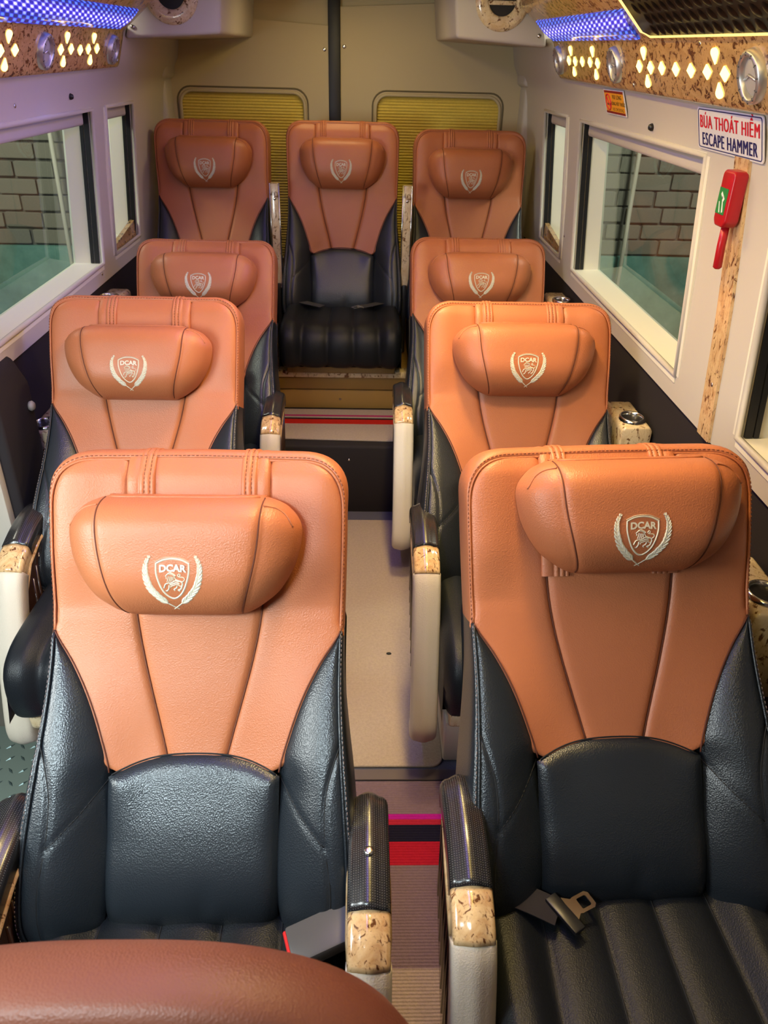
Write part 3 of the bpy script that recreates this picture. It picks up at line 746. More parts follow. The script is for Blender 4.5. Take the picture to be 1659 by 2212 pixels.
thread([(u, -(pil_w(u, 0.0915)+0.0005), 0.0915) for u in vals(-0.117, 0.117, 30)], 0.0022, 'tan', PILP, 'piping')
for s in (1, -1): thread([(s*u, -(pil_w(u, c)+0.0008), c) for u, c in spline([(0.127, 0.0805), (0.145, 0.0765), (0.160, 0.066), (0.171, 0.048)], 0.004)], 0.0016, 'tan', PILP, 'piping')
v = []; cs_ = vals(-0.0945, 0.0945, 40)
for c in cs_:
    for j in range(21):
        t = -1+2*j/20; v.append((HW(c)*t, -0.0165+0.03*(1-t**4)*(1-(c/0.0945)**4), c))
me = fixn(mesh('pillow_back', v, grid_faces(41, 21, flip=True))); me.materials.append(M['tan']); PILP.append(('pillow_back', me))

# embroidered crest: shield, DCAR, walking lion, two laurel branches
EU = 0.088; EC = -0.033; EX = -0.004
g = Geo()
def em(p, h): u, c = EX+p[0]*EU, EC+p[1]*EU; return (u, -(pil_w(u, c)+h), c)
def ribbon(pts, wd, h=0.0013, step=0.02):
    P = spline(pts, step) if len(pts) > 2 else dense(pts, step); v = []; n = len(P)
    for i, p in enumerate(P):
        a, b = P[max(0, i-1)], P[min(n-1, i+1)]; tx, ty = b[0]-a[0], b[1]-a[1]; L = math.hypot(tx, ty) or 1
        k = wd(i/(n-1)) if callable(wd) else wd; nx, ny = -ty/L*k/2, tx/L*k/2
        v += [em((p[0]+nx, p[1]+ny), 0.0002), em(p, h), em((p[0]-nx, p[1]-ny), 0.0002)]
    g.add(v, grid_faces(n, 3, flip=True))
sh = [(-0.275, 0.335), (-0.27, 0.15), (-0.20, -0.08), (-0.11, -0.215), (0.0, -0.275), (0.11, -0.215), (0.20, -0.08), (0.27, 0.15), (0.275, 0.335)]
ribbon(sh, 0.030); ribbon([(-0.283, 0.33), (-0.15, 0.395), (0, 0.415), (0.15, 0.395), (0.283, 0.33)], 0.030)
ribbon([(-0.295, 0.36), (-0.15, 0.425), (0, 0.443), (0.15, 0.425), (0.295, 0.36)], 0.008)
sc = lambda pl: [((x-785)/1300, (800-y)/1300) for x, y in pl]
for pl, wd in [([(650, 625), (720, 568), (800, 590), (850, 635)], 0.020), ([(650, 622), (628, 640), (655, 660), (640, 685), (665, 700)], 0.016), ([(700, 600), (760, 600), (830, 640)], 0.014),
               ([(700, 640), (690, 700), (665, 770)], 0.016), ([(735, 650), (725, 720), (700, 780)], 0.016), ([(765, 650), (765, 710), (745, 765)], 0.016), ([(795, 650), (800, 700), (790, 740)], 0.016), ([(820, 645), (840, 690), (850, 715)], 0.016),
               ([(850, 715), (900, 742), (975, 765), (1000, 810), (985, 865)], 0.026), ([(700, 800), (760, 790), (840, 745), (920, 770)], 0.022), ([(720, 835), (790, 815), (860, 790), (930, 815)], 0.022), ([(740, 870), (800, 850), (870, 830), (960, 870)], 0.018),
               ([(690, 800), (630, 820), (590, 910)], 0.024), ([(705, 840), (695, 920), (655, 978), (620, 968)], 0.024), ([(740, 860), (738, 905)], 0.014), ([(880, 855), (865, 905), (805, 942), (830, 965)], 0.022), ([(985, 860), (960, 930), (895, 955), (935, 975)], 0.026),
               ([(990, 775), (1045, 725), (1025, 672), (935, 662), (897, 628), (930, 585)], 0.016), ([(930, 585), (955, 620), (930, 650)], 0.02)]:
    ribbon(sc(pl), wd, 0.0012, 0.014)
for s in (1, -1):
    cv = spline([(0.045, -0.492), (0.0, -0.46), (-0.11, -0.375), (-0.23, -0.27), (-0.36, -0.115), (-0.435, 0.07), (-0.455, 0.25), (-0.43, 0.37), (-0.377, 0.47)], 0.01)
    cv = [(s*x, y) for x, y in cv]
    ribbon(cv[::6]+[cv[-1]], lambda t: 0.018+0.012*math.sin(t*math.pi), 0.0010)
    n = len(cv); k = 0; t = 0.17
    while t < 0.985:
        i = int(t*(n-1)); a, b = cv[max(0, i-2)], cv[min(n-1, i+2)]; th = math.atan2(b[1]-a[1], b[0]-a[0])
        big = math.sin(min(1, (1.08-t)/0.72)*math.pi/2); L = 0.035+0.115*big**1.5; Wd = 0.012+0.034*big
        for sd in (1, -1):
            an = th+sd*(0.30+0.12*t); bx, by = cv[i]
            ribbon([(bx, by), (bx+math.cos(an)*L*0.5+sd*-math.sin(th)*0.008, by+math.sin(an)*L*0.5+sd*math.cos(th)*0.008), (bx+math.cos(an)*L, by+math.sin(an)*L)], lambda q, W=Wd: 0.003+W*math.sin(math.pi*min(1, q*0.92+0.06))**0.8, 0.0016, 0.02)
        t += 0.028+0.040*big
def text_geo(txt, size, bold=0.0, res=3, spacing=1.0):
    cu = bpy.data.curves.new('t', 'FONT'); cu.body = txt; cu.size = size; cu.align_x = 'CENTER'; cu.align_y = 'CENTER'; cu.offset = bold; cu.resolution_u = res; cu.space_character = spacing
    o = bpy.data.objects.new('t', cu); COL.objects.link(o); dg = bpy.context.evaluated_depsgraph_get(); dg.update()
    me = bpy.data.meshes.new_from_object(o.evaluated_get(dg)); bpy.data.objects.remove(o)
    v = [tuple(x.co) for x in me.vertices]; f = [tuple(p.vertices) for p in me.polygons]; bpy.data.meshes.remove(me); return v, f
tv, tf = text_geo('DCAR', 0.165, 0.006)
g.add([em((x*1.0, y+0.255-0.25*x*x), 0.0012) for x, y, z in tv], tf)
EMB = mesh('emblem', g.v, g.f, False); EMB.materials.append(M['thread']); PILP.append(('emblem', EMB))

# cushion: rows follow the path front to back, channels sewn lengthwise
CP = spline([(0.07, 0.432), (0.02, 0.446), (-0.06, 0.450), (-0.20, 0.455), (-0.33, 0.458), (-0.385, 0.448), (-0.415, 0.425), (-0.430, 0.385), (-0.432, 0.335), (-0.420, 0.300), (-0.39, 0.286)], 0.012)
CN = []
for i in range(len(CP)):
    a, b = CP[max(0, i-1)], CP[min(len(CP)-1, i+1)]; dy, dz = b[0]-a[0], b[1]-a[1]; L = math.hypot(dy, dz); CN.append((dz/L, -dy/L))
def chan(s): k = 1+0.18*s; return [-0.140*k, -0.0465*k, 0.0465*k, 0.140*k]
def cush_h(u, s):
    h = 0.0
    ed = [-0.2525]+chan(s)+[0.2525]
    for a_, b_ in zip(ed, ed[1:]):
        if a_ <= u <= b_:
            t = (2*u-a_-b_)/(b_-a_); h += 0.010*(1-abs(t)**2.6)-0.008
    a = abs(u)
    if a > 0.15: h += 0.016*sstep(0.15, 0.20, a)*(1-sstep(0.75, 1.0, s))
    if a > 0.225: h -= 0.030*((a-0.225)/0.027)**2
    return h
us = sorted(set([round(x, 4) for x in vals(-0.252, 0.252, 72)])); v = []; n = len(CP)
for i, ((y, z), (ny, nz)) in enumerate(zip(CP, CN)):
    s = i/(n-1)
    for u in us:
        h = cush_h(u, s); v.append((u, y+ny*h, z+nz*h))
nc = len(us); f = grid_faces(n, nc)
# side skirts and underside
base = len(v)
for (y, z) in CP: v.append((-0.2525, min(y, 0.06), 0.288)); 
for (y, z) in CP: v.append((0.2525, min(y, 0.06), 0.288))
for i in range(n-1):
    f.append((i*nc, base+i, base+i+1, (i+1)*nc)); f.append((i*nc+nc-1, (i+1)*nc+nc-1, base+n+i+1, base+n+i))
f.append((base, base+n, base+2*n-1, base+n-1)); f.append((0, nc-1, base+n, base))
CUSH = fixn(mesh('cushion', v, f)); CUSH.materials.append(M['black_matte'])
CSEAMS = []
for k in range(4):
    thread([(chan(i/(n-1))[k], y+ny*-0.0072, z+nz*-0.0072) for i, ((y, z), (ny, nz)) in enumerate(zip(CP, CN)) if i % 2 == 0 and i > 3], 0.0013, 'seam_black', CSEAMS)
# base: burl apron and two pale legs
g = Geo(); g.prism([(-0.40, 0.285), (0.06, 0.285), (0.06, 0.22), (-0.36, 0.20), (-0.395, 0.235)], 'x', -0.225, 0.225); BASE = bev(g.mesh('seat_base'), 0.008, 2); BASE.materials.append(M['burl_pale'])
def leg_mesh(s):
    g = Geo(); g.add([(s*0.10, -0.36, 0.21), (s*0.20, -0.36, 0.21), (s*0.20, -0.05, 0.21), (s*0.10, -0.05, 0.21), (s*0.12, -0.30, 0.009), (s*0.19, -0.30, 0.009), (s*0.19, -0.08, 0.009), (s*0.12, -0.08, 0.009)],
                     [(0, 1, 2, 3), (4, 5, 6, 7), (0, 1, 5, 4), (1, 2, 6, 5), (2, 3, 7, 6), (3, 0, 4, 7)]); me = bev(g.mesh('leg'), 0.006, 2); me.materials.append(M['cream']); return me
LEGS = [leg_mesh(1), leg_mesh(-1)]
# armrest: rounded strip swept along a side profile
def sweep_strip(path, hw, dep, name, mat, crown=0.004, r=0.012, taper0=1.0):
    P = spline(path, 0.012); n = len(P); v = []
    sec = []
    for i in range(5): a = math.pi/2*i/4; sec.append((-hw+r-r*math.cos(a), -r+r*math.sin(a)))
    for i in range(1, 6): t = i/6; sec.append((-hw+r+(2*hw-2*r)*t, crown*math.sin(math.pi*t)))
    for i in range(5): a = math.pi/2*(1-i/4); sec.append((hw-r+r*math.cos(a), -r+r*math.sin(a)))
    sec += [(hw, -dep), (-hw, -dep)]
    for i, p in enumerate(P):
        a, b = P[max(0, i-1)], P[min(n-1, i+1)]; dy, dz = b[0]-a[0], b[1]-a[1]; L = math.hypot(dy, dz); ny, nz = dz/L, -dy/L
        for u, h in sec: v.append((u, p[0]+ny*h, p[1]+nz*h))
    m = len(sec); f = grid_faces(n, m, True)+[tuple(range(m)), tuple((n-1)*m+k for k in reversed(range(m)))]
    me = fixn(mesh(name, v, f)); me.materials.append(M[mat]); return me
A_PAD = sweep_strip([(0.050, 0.575), (0.040, 0.600), (0.015, 0.613), (-0.04, 0.617), (-0.095, 0.612), (-0.150, 0.598)], 0.0315, 0.040, 'armrest_pad', 'perf', 0.007, 0.014)
A_WOOD = sweep_strip([(-0.148, 0.594), (-0.175, 0.586), (-0.200, 0.573), (-0.215, 0.560)], 0.0310, 0.040, 'wood_insert', 'burl', 0.006, 0.012)
A_CREAM = sweep_strip([(-0.212, 0.562), (-0.228, 0.545), (-0.252, 0.500), (-0.285, 0.420), (-0.320, 0.325), (-0.352, 0.225), (-0.362, 0.175), (-0.352, 0.140), (-0.325, 0.125), (-0.295, 0.13)], 0.0325, 0.045, 'armrest', 'cream', 0.004, 0.016)
g = Geo(); g.prism([(0.045, 0.575), (-0.15, 0.565), (-0.20, 0.53), (-0.245, 0.42), (-0.30, 0.25), (-0.31, 0.16), (-0.20, 0.15), (0.03, 0.33)], 'x', -0.022, 0.022)
A_SIDE = bev(g.mesh('side_plate'), 0.004, 2); A_SIDE.materials.append(M['wood_side'])
def rib_mesh():
    g = Geo()
    for k in range(9):
        y = 0.02-k*0.028; z1 = 0.535-0.02*max(0, (k-4)); z0 = 0.36-0.021*k
        if z1-z0 < 0.03: continue
        if k > 6: z1 -= 0.05*(k-6)
        g.tube([(0.0225, y, z1), (0.0225, y-0.03, z0)], 0.004, 6); g.tube([(-0.0225, y, z1), (-0.0225, y-0.03, z0)], 0.004, 6)
    me = g.mesh('side_ribs'); me.materials.append(M['wood_side']); return me
A_RIBS = rib_mesh()
g = Geo()
for s in (1, -1): g.tube([(s*0.023, 0.045, 0.573), (s*0.025, -0.09, 0.566), (s*0.025, -0.16, 0.545), (s*0.024, -0.215, 0.47)], [0.006, 0.009, 0.009, 0.004], 6)
A_TRIM = g.mesh('wood_trim'); A_TRIM.materials.append(M['burl'])

def child(name, me, parent):
    o = bpy.data.objects.new(name, me); COL.objects.link(o); o.parent = parent; return o
def make_seat(x, y, z, rec, label, scale=1.0, lean=0.0, pil=(0.0, 0.0, 0.0), arms=(1, -1), legs=True, yaw=0.0, au=0.2835, cz=0.0, bs=1.0):
    root = empty('recliner_seat', (x, y, z), label, 'seat', 'tan and black leather recliner seats'); root.scale = (scale, 1, 1); root.rotation_euler.z = yaw
    R = Matrix.Rotation(-math.radians(rec), 4, 'X') @ Matrix.Rotation(math.radians(lean), 4, 'Y')
    T = Matrix.Translation((0, 0, 0.455+cz)); R = R @ Matrix.Diagonal((1, 1, bs, 1))
    b = child('backrest', SHELL, root); b.matrix_local = T @ R
    for n_, me_ in BACK: child(n_, me_, b)
    h = child('headrest', PIL, root); h.matrix_local = T @ R @ Matrix.Translation((pil[0], -0.004, 0.536+pil[1])) @ Matrix.Rotation(math.radians(pil[2]), 4, 'Y')
    h['label'] = 'tan leather head pillow with embroidered crest'
    for n_, me_ in PILP:
        c = child(n_, me_, h)
        if n_ == 'emblem': c['label'] = 'cream embroidered crest with shield, lion and laurel branches reading DCAR'
    c = child('cushion', CUSH, root); c.location.z = cz
    fx = min(1.0, (au-0.031)/0.2525) if arms else 1.0; c.scale.x = fx
    for n_, me_ in CSEAMS: child(n_, me_, c)
    if legs:
        child('seat_base', BASE, root).scale.x = fx
        for m_ in LEGS: child('leg', m_, root)
    for s in arms:
        a = child('armrest', A_CREAM, root); a.location = (s*au, 0, 0)
        for n_, m_ in (('armrest_pad', A_PAD), ('wood_insert', A_WOOD), ('side_plate', A_SIDE), ('side_ribs', A_RIBS), ('wood_trim', A_TRIM)): child(n_, m_, a)
        a['label'] = 'cream leather armrest with black perforated pad and burl insert'
    return root
def LB(s): return s
s1l = make_seat(-0.180, 0.785, 0.0, 27, 'nearest left recliner seat with a steel screw on its aisle armrest pad', 0.985, 0, (-0.012, 0.0, 0), au=0.280)
s1r = make_seat(0.515, 0.820, 0.0, 27, 'nearest right recliner seat with a loose seat belt tongue on its black cushion', 1.0, -2.0, (0.02, 0.05, 0), au=0.270)
s2l = make_seat(-0.494, 1.712, 0.0, 27, 'left second-row recliner seat beside the open door, half hidden by the nearest left seat', 1.035, 0, (-0.006, -0.020, 0), au=0.252)
s2r = make_seat(0.500, 1.717, 0.0, 27, 'right second-row recliner seat below the window with the brick view', 1.035, 0, (0.006, 0.0, 0), au=0.250)
s3l = make_seat(-0.478, 2.500, 0.0, 29, 'left third-row recliner seat whose crest is cut by the seat in front', 1.02, 0, (0.0, 0.0, 0), au=0.252)
s3r = make_seat(0.505, 2.600, 0.0, 28, 'right third-row recliner seat standing before the rear bench row', 1.035, 0, (0.0, -0.006, 0), au=0.272)
sbl = make_seat(-0.560, 3.42, 0.257, 12, 'rear-row seat in the left corner under the pleated window', 0.99, 0, (-0.008, 0.0, 0), (), False, cz=-0.028, bs=1.042)
sbm = make_seat(-0.010, 3.42, 0.262, 12, 'rear-row middle seat with black cushion front facing the aisle', 0.99, 0, (0.0, 0.0, 0), (), False, cz=-0.028, bs=1.042)
sbr = make_seat(0.530, 3.42, 0.240, 12, 'rear-row seat in the right corner beside the quarter window', 0.99, 0, (0.0, -0.006, 0), (), False, cz=-0.028, bs=1.042)
for s_ in (sbl, sbm, sbr):   # box plinth under each rear seat
    g = Geo(); g.box(-0.23, 0.23, -0.33, 0.10, 0.472-s_.location.z, 0.262); me = bev(g.mesh('plinth'), 0.004, 1); me.materials.append(M['wood_step']); child('plinth', me, s_)

# details on single seats
o = child('screw', SCREW, s1l); o.location = (0.2800, -0.075, 0.622); o.scale = (1.3, 1.3, 1.3); o['label'] = 'steel cross-head screw in the armrest pad'
# buckle on the near left seat
g = Geo(); g.box(-0.030, 0.030, -0.052, 0.048, -0.013, 0.013); bk = bev(g.mesh('seat_belt_buckle'), 0.005, 2); bk.materials.append(M['grey_plastic'])
b = child('seat_belt_buckle', bk, s1l); b.matrix_local = Matrix.Translation((0.212, -0.128, 0.500)) @ Matrix.Rotation(math.radians(-72), 4, 'Z') @ Matrix.Rotation(math.radians(12), 4, 'X') 
g = Geo(); g.box(-0.026, 0.026, -0.056, -0.050, -0.010, 0.011); rb = bev(g.mesh('release_button'), 0.002, 1); rb.materials.append(M['red_button']); child('release_button', rb, b)
g = Geo(); g.tube([(0.235, -0.09, 0.505), (0.25, -0.085, 0.49), (0.252, -0.08, 0.40)], 0.012, 8); me = g.mesh('buckle_stalk'); me.materials.append(M['black_plastic']); child('buckle_stalk', me, s1l)
# belt webbing: a flat band swept along a path
def band(path, w, t, name, mat):
    P = [Vector(p) for p in spline(path, 0.01)]; v = []; n = len(P)
    for i, p in enumerate(P):
        d = (P[min(n-1, i+1)]-P[max(0, i-1)]).normalized(); sd = d.cross(Vector((0, 0, 1))).normalized(); nn = sd.cross(d)
        for a, b_ in ((-1, -1), (-1, 1), (1, 1), (1, -1)): v.append(p+sd*a*w/2+nn*b_*t/2)
    me = fixn(mesh(name, v, grid_faces(n, 4, True)+[(0, 1, 2, 3), tuple((n-1)*4+k for k in (3, 2, 1, 0))], False)); me.materials.append(M[mat]); return me
bl = child('seat_belt', band([(-0.235, -0.05, 0.450), (-0.20, -0.075, 0.472), (-0.16, -0.095, 0.476), (-0.12, -0.115, 0.474)], 0.046, 0.002, 'seat_belt', 'dark_fabric'), s1r)
g = Geo(); g.box(-0.034, 0.034, -0.012, 0.010, -0.004, 0.005); me = bev(g.mesh('belt_loop'), 0.003, 2); me.materials.append(M['black_plastic'])
lp = child('belt_loop', me, bl); lp.matrix_local = Matrix.Translation((-0.112, -0.119, 0.477)) @ Matrix.Rotation(math.radians(122), 4, 'Z')
def tongue():
    g = Geo(); o_ = [(-0.022, 0), (0.022, 0), (0.013, 0.012), (0.0145, 0.016), (0.0145, 0.040), (0.010, 0.045), (-0.010, 0.045), (-0.0145, 0.040), (-0.0145, 0.016), (-0.013, 0.012)]
    i_ = [(-0.002, 0.020), (0.002, 0.020), (0.008, 0.0202), (0.009, 0.022), (0.009, 0.036), (0.007, 0.038), (-0.007, 0.038), (-0.009, 0.036), (-0.009, 0.022), (-0.008, 0.0202)]
    N = len(o_); v = [(x, y, z) for z in (-0.001, 0.001) for x, y in o_]+[(x, y, z) for z in (-0.001, 0.001) for x, y in i_]; f = []
    for k in range(N):
        j = (k+1) % N; f += [(k, j, 2*N+j, 2*N+k), (N+k, 3*N+k, 3*N+j, N+j), (k, N+k, N+j, j), (2*N+k, 2*N+j, 3*N+j, 3*N+k)]
    me = fixn(mesh('belt_tongue', v, f, False)); me.materials.append(M['steel']); return me
TG = tongue()
tg = child('belt_tongue', TG, bl); tg.matrix_local = Matrix.Translation((-0.103, -0.113, 0.479)) @ Matrix.Rotation(math.radians(-64), 4, 'Z'); tg['label'] = 'steel belt tongue'
# belt ends lying on the rear middle seat
for path in ([(0.235, -0.06, 0.450), (0.18, -0.085, 0.448), (0.13, -0.105, 0.442), (0.085, -0.130, 0.440)], [(-0.20, -0.075, 0.450), (-0.16, -0.10, 0.446), (-0.12, -0.115, 0.442), (-0.085, -0.135, 0.440)]):
    q = child('seat_belt', band(path, 0.040, 0.002, 'seat_belt', 'belt_grey'), sbm); q['label'] = 'grey seat belt end'
q = child('belt_tongue', TG, sbm); q.matrix_local = Matrix.Translation((0.082, -0.133, 0.443)) @ Matrix.Rotation(math.radians(130), 4, 'Z')

# front seat cut by the lower edge of the picture: plain rust back with arched top
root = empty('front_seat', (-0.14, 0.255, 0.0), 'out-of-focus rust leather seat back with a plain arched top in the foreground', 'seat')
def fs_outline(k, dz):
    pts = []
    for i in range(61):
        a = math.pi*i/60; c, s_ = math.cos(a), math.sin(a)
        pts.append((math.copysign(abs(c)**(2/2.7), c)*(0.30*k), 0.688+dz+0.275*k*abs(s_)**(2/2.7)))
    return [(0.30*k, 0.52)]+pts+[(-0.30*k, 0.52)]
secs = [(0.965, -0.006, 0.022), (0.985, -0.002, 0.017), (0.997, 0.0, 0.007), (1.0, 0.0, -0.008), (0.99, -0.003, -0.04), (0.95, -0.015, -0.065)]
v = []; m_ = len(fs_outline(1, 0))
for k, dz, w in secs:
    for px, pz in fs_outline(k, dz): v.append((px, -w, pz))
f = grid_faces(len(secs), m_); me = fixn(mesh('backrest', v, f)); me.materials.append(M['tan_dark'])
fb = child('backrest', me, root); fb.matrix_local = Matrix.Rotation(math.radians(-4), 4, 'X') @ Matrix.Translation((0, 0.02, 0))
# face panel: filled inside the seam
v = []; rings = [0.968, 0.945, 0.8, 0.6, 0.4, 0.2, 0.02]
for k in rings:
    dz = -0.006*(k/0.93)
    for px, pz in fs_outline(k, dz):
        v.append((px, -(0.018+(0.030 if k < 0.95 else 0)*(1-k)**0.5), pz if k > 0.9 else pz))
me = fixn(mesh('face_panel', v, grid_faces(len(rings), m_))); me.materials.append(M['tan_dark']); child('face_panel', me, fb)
g = Geo(); g.tube([(px, -0.0210, pz) for px, pz in fs_outline(0.965, -0.006)], 0.0022, 6); me = g.mesh('piping'); me.materials.append(M['seam_tan']); child('piping', me, fb)
g = Geo(); g.box(-0.29, 0.29, -0.02, 0.07, 0.20, 0.60); me = bev(g.mesh('lower_back'), 0.02, 3); me.materials.append(M['black']); child('lower_back', me, root)
g = Geo(); g.box(-0.26, 0.26, -0.05, 0.08, 0.009, 0.22); me = bev(g.mesh('seat_base'), 0.01, 2); me.materials.append(M['black_plastic']); child('seat_base', me, root)

# ================================================================== FITTINGS
# folded-up burl armrests between the rear seats
for x, lab in ((-0.285, 'upright folded burl armrest between rear left and middle seats'), (0.260, 'upright folded burl armrest between rear middle and right seats')):
    r = empty('folded_armrest', (x, 3.37, 0.48), lab, 'armrest', 'folded armrests of the rear row')
    child('board', bev((lambda g: (g.box(-0.018, 0.018, -0.012, 0.03, 0.28, 0.70), g.mesh('board'))[1])(Geo()), 0.005, 2), r).data.materials.append(M['burl_pale'])
    g = Geo(); g.tube([(0.0185*a, -0.013, z) for a, z in [(-1, 0.29), (-1, 0.70), (1, 0.70), (1, 0.29)]], 0.003, 6); me = g.mesh('edge_trim'); me.materials.append(M['steel']); child('edge_trim', me, r)
    s_ = child('screw', SCREW, r); s_.rotation_euler = (math.pi/2, 0, 0); s_.location = (0, -0.012, 0.64)
    g = Geo(); g.box(-0.010, 0.010, -0.02, 0.02, 0.0, 0.30); me = bev(g.mesh('hinge_lever'), 0.004, 2); me.materials.append(M['black_plastic']); child('hinge_lever', me, r)

# burl cup-holder consoles along the walls
def console(x, y, z, lab, side, w=0.085):
    r = empty('cup_console', (x+side*0.012, y, z), lab, 'cup holder', 'burl cup-holder consoles on the side walls'); r.scale = (0.88, 1, 1)
    g = Geo(); g.prism([(-0.047, -0.20), (0.047, -0.20), (0.047, -0.010), (0.037, 0.0), (-0.037, 0.0), (-0.047, -0.010)], 'y', -0.055, 0.13)
    me = bev(g.mesh('console_box'), 0.006, 2); me.materials.append(M['burl_pale']); child('console_box', me, r)
    v, f = lathe([(0.030, -0.03), (0.030, 0.004), (0.032, 0.009), (0.036, 0.010), (0.0395, 0.006), (0.040, 0.0)], 32); me = mesh('cup_ring', v, [q for q in f if len(q) == 4]); me.materials.append(M['steel']); child('cup_ring', me, r)
    v, f = lathe([(0.0005, 0.0008), (0.031, 0.0010)], 32); me = mesh('cup_well', v, [q for q in f if len(q) == 4]); me.materials.append(M['black_plastic']); child('cup_well', me, r)
    return r
console(0.802, 1.10, 0.80, 'burl cup console at the right picture edge beside the nearest right seat', 1)
console(0.802, 1.90, 0.795, 'burl cup console on the dark wall below the marked window pillar', 1)
console(0.805, 2.82, 0.865, 'steel-rimmed cup console behind the second right seat', 1)
console(-0.805, 2.73, 0.875, 'steel-rimmed cup console at the left wall beside third-row seat', -1)
console(-0.812, 2.03, 0.70, 'shadowed burl cup console behind the second left seat armrest', -1)

# overhead consoles: speckled burl fascia with lamps, vents and light windows
SL = 0.015
def con(y, q, side, lift=0.0):
    # lower fascia, q = 0 bottom .. 1 top
    x = 0.75-0.03*q; z = 1.59+0.095*q+SL*(y-3.0); n = Vector((-0.095, 0, -0.03)).normalized()
    return Vector((side*(x+n.x*lift), y, z+n.z*lift))
def con2(y, q, side, lift=0.0):
    x = 0.72-0.12*q; z = 1.685+0.095*q+SL*(y-3.0); n = Vector((-0.095, 0, -0.12)).normalized()
    return Vector((side*(x+n.x*lift), y, z+n.z*lift))
def overhead(side, y0, y1, lab):
    prof = [(0.84, 1.575), (0.757, 1.578), (0.750, 1.590), (0.720, 1.685), (0.60, 1.78), (0.57, 1.879), (0.86, 1.879)]
    r = empty('overhead_console', (0, 0, 0), lab, 'console')
    g = Geo(); ys = [y0, y1-0.03, y1]
    n = len(prof); v = []
    for y in ys:
        for x, z in prof:
            k = 1.0 if z < 1.80 else 0.0
            v.append((side*x, y, z+k*SL*(y-3.0)))
    f = grid_faces(3, n, True)+[tuple(range(n)), tuple(2*n+i for i in reversed(range(n)))]
    me = bev(fixn(mesh('fascia', v, f)), 0.006, 2, 20); me.materials.append(M['burl_panel']); child('fascia', me, r)
    return r
conR = overhead(1, 0.2, 3.04, 'right overhead burl console with amber diamond lights and silver vents')
conL = overhead(-1, 1.79, 3.02, 'left overhead burl console with amber diamond lights and silver vents')
def shape_pts(kind):
    if kind == 'rhomb': return [(-0.0200, 0), (0, 0.0135), (0.0200, 0), (0, -0.0135)]
    pts = []
    for i in range(13):
        a = math.radians(-20+220*i/12); pts.append((0.0160*math.cos(a), 0.0075+0.0085*math.sin(a)-0.003))
    pts.append((0, -0.0150))
    return pts if kind == 'drop' else [(x, -z) for x, z in pts]
def light_window(kind, y, q, side, root):
    pl = shape_pts(kind); n = len(pl); v = []
    for lift in (0.0005, 0.0030):
        for a, b in pl: v.append(con(y+a, q+b/0.0996, side, lift))
    f = [tuple(range(n)), tuple(reversed(range(n, 2*n)))]+[(i, n+i, n+(i+1) % n, (i+1) % n) for i in range(n)]
    me = fixn(mesh('light_window', v, f, False)); me.materials.append(M['amber']); o = child('light_window', me, root); return o
def vent(y, q, side, root, r=0.043):
    p = con(y, q, side, 0.0); n = con(y, q, side, 1.0)-p
    v, f = lathe([(r*0.70, 0.004), (r*0.74, 0.012), (r*0.86, 0.016), (r*0.98, 0.012), (r*1.02, 0.0)], 40); ring = mesh('vent_ring', v, [x for x in f if len(x) == 4]); ring.materials.append(M['silver'])
    o = child('air_vent', ring, root); o.rotation_mode = 'QUATERNION'; o.rotation_quaternion = n.to_track_quat('Z', 'Y'); o.location = p
    v, f = lathe([(0.0005, 0.0085), (r*0.5, 0.0080), (r*0.72, 0.005), (r*0.73, 0.001)], 40); me = mesh('vent_disc', v, [x for x in f if len(x) == 4]); me.materials.append(M['silver_disc']); child('vent_disc', me, o)
    g = Geo()
    for k in range(12):
        a = 2*math.pi*k/12; g.tube([(r*0.80*math.cos(a), r*0.80*math.sin(a), 0.0152), (r*0.93*math.cos(a), r*0.93*math.sin(a), 0.0148)], 0.0012, 5)
    me = g.mesh('vent_marks'); me.materials.append(M['grey_plastic']); child('vent_marks', me, o)
    g = Geo(); g.tube([(-r*0.5, -0.004, 0.009), (0, 0.004, 0.011), (r*0.5, -0.004, 0.009)], 0.0025, 6); me = g.mesh('vent_flap'); me.materials.append(M['silver']); child('vent_flap', me, o)
QM = 0.47
def cluster(y, side, root, dirn):
    light_window('drop', y, QM+0.29, side, root); light_window('rise', y-0.012, QM-0.31, side, root)
    light_window('rhomb', y+0.042, QM, side, root); light_window('rhomb', y-0.042, QM-0.01, side, root)
for y in (2.795, 2.525): cluster(y, 1, conR, 1)
light_window('rhomb', 2.661, QM, 1, conR)
for y in (2.055, 1.630): cluster(y, 1, conR, 1)
for y in (1.935, 1.846, 1.758): light_window('rhomb', y, QM, 1, conR)
for y in (1.20, 0.78): cluster(y, 1, conR, 1)
for y in (2.965, 2.292, 1.463, 0.70): vent(y, QM, 1, conR)
for y in (2.455, 2.695): cluster(y, -1, conL, 1)
light_window('rhomb', 2.578, QM-0.03, -1, conL)
for y in (2.055,): cluster(y, -1, conL, 1)
for y in (2.285, 2.895): vent(y, QM-0.03, -1, conL)
for side, rt_, sp in ((1, conR, [(2.16, 0.03), (1.70, 0.95), (2.95, 0.95)]), (-1, conL, [(2.335, 0.05), (2.985, 0.10)])):
    for y, q in sp:
        p = con(y, q, side); n = con(y, q, side, 1.0)-p; o = screw(p, n, rt_, 1.0)
        o.data = SCREW
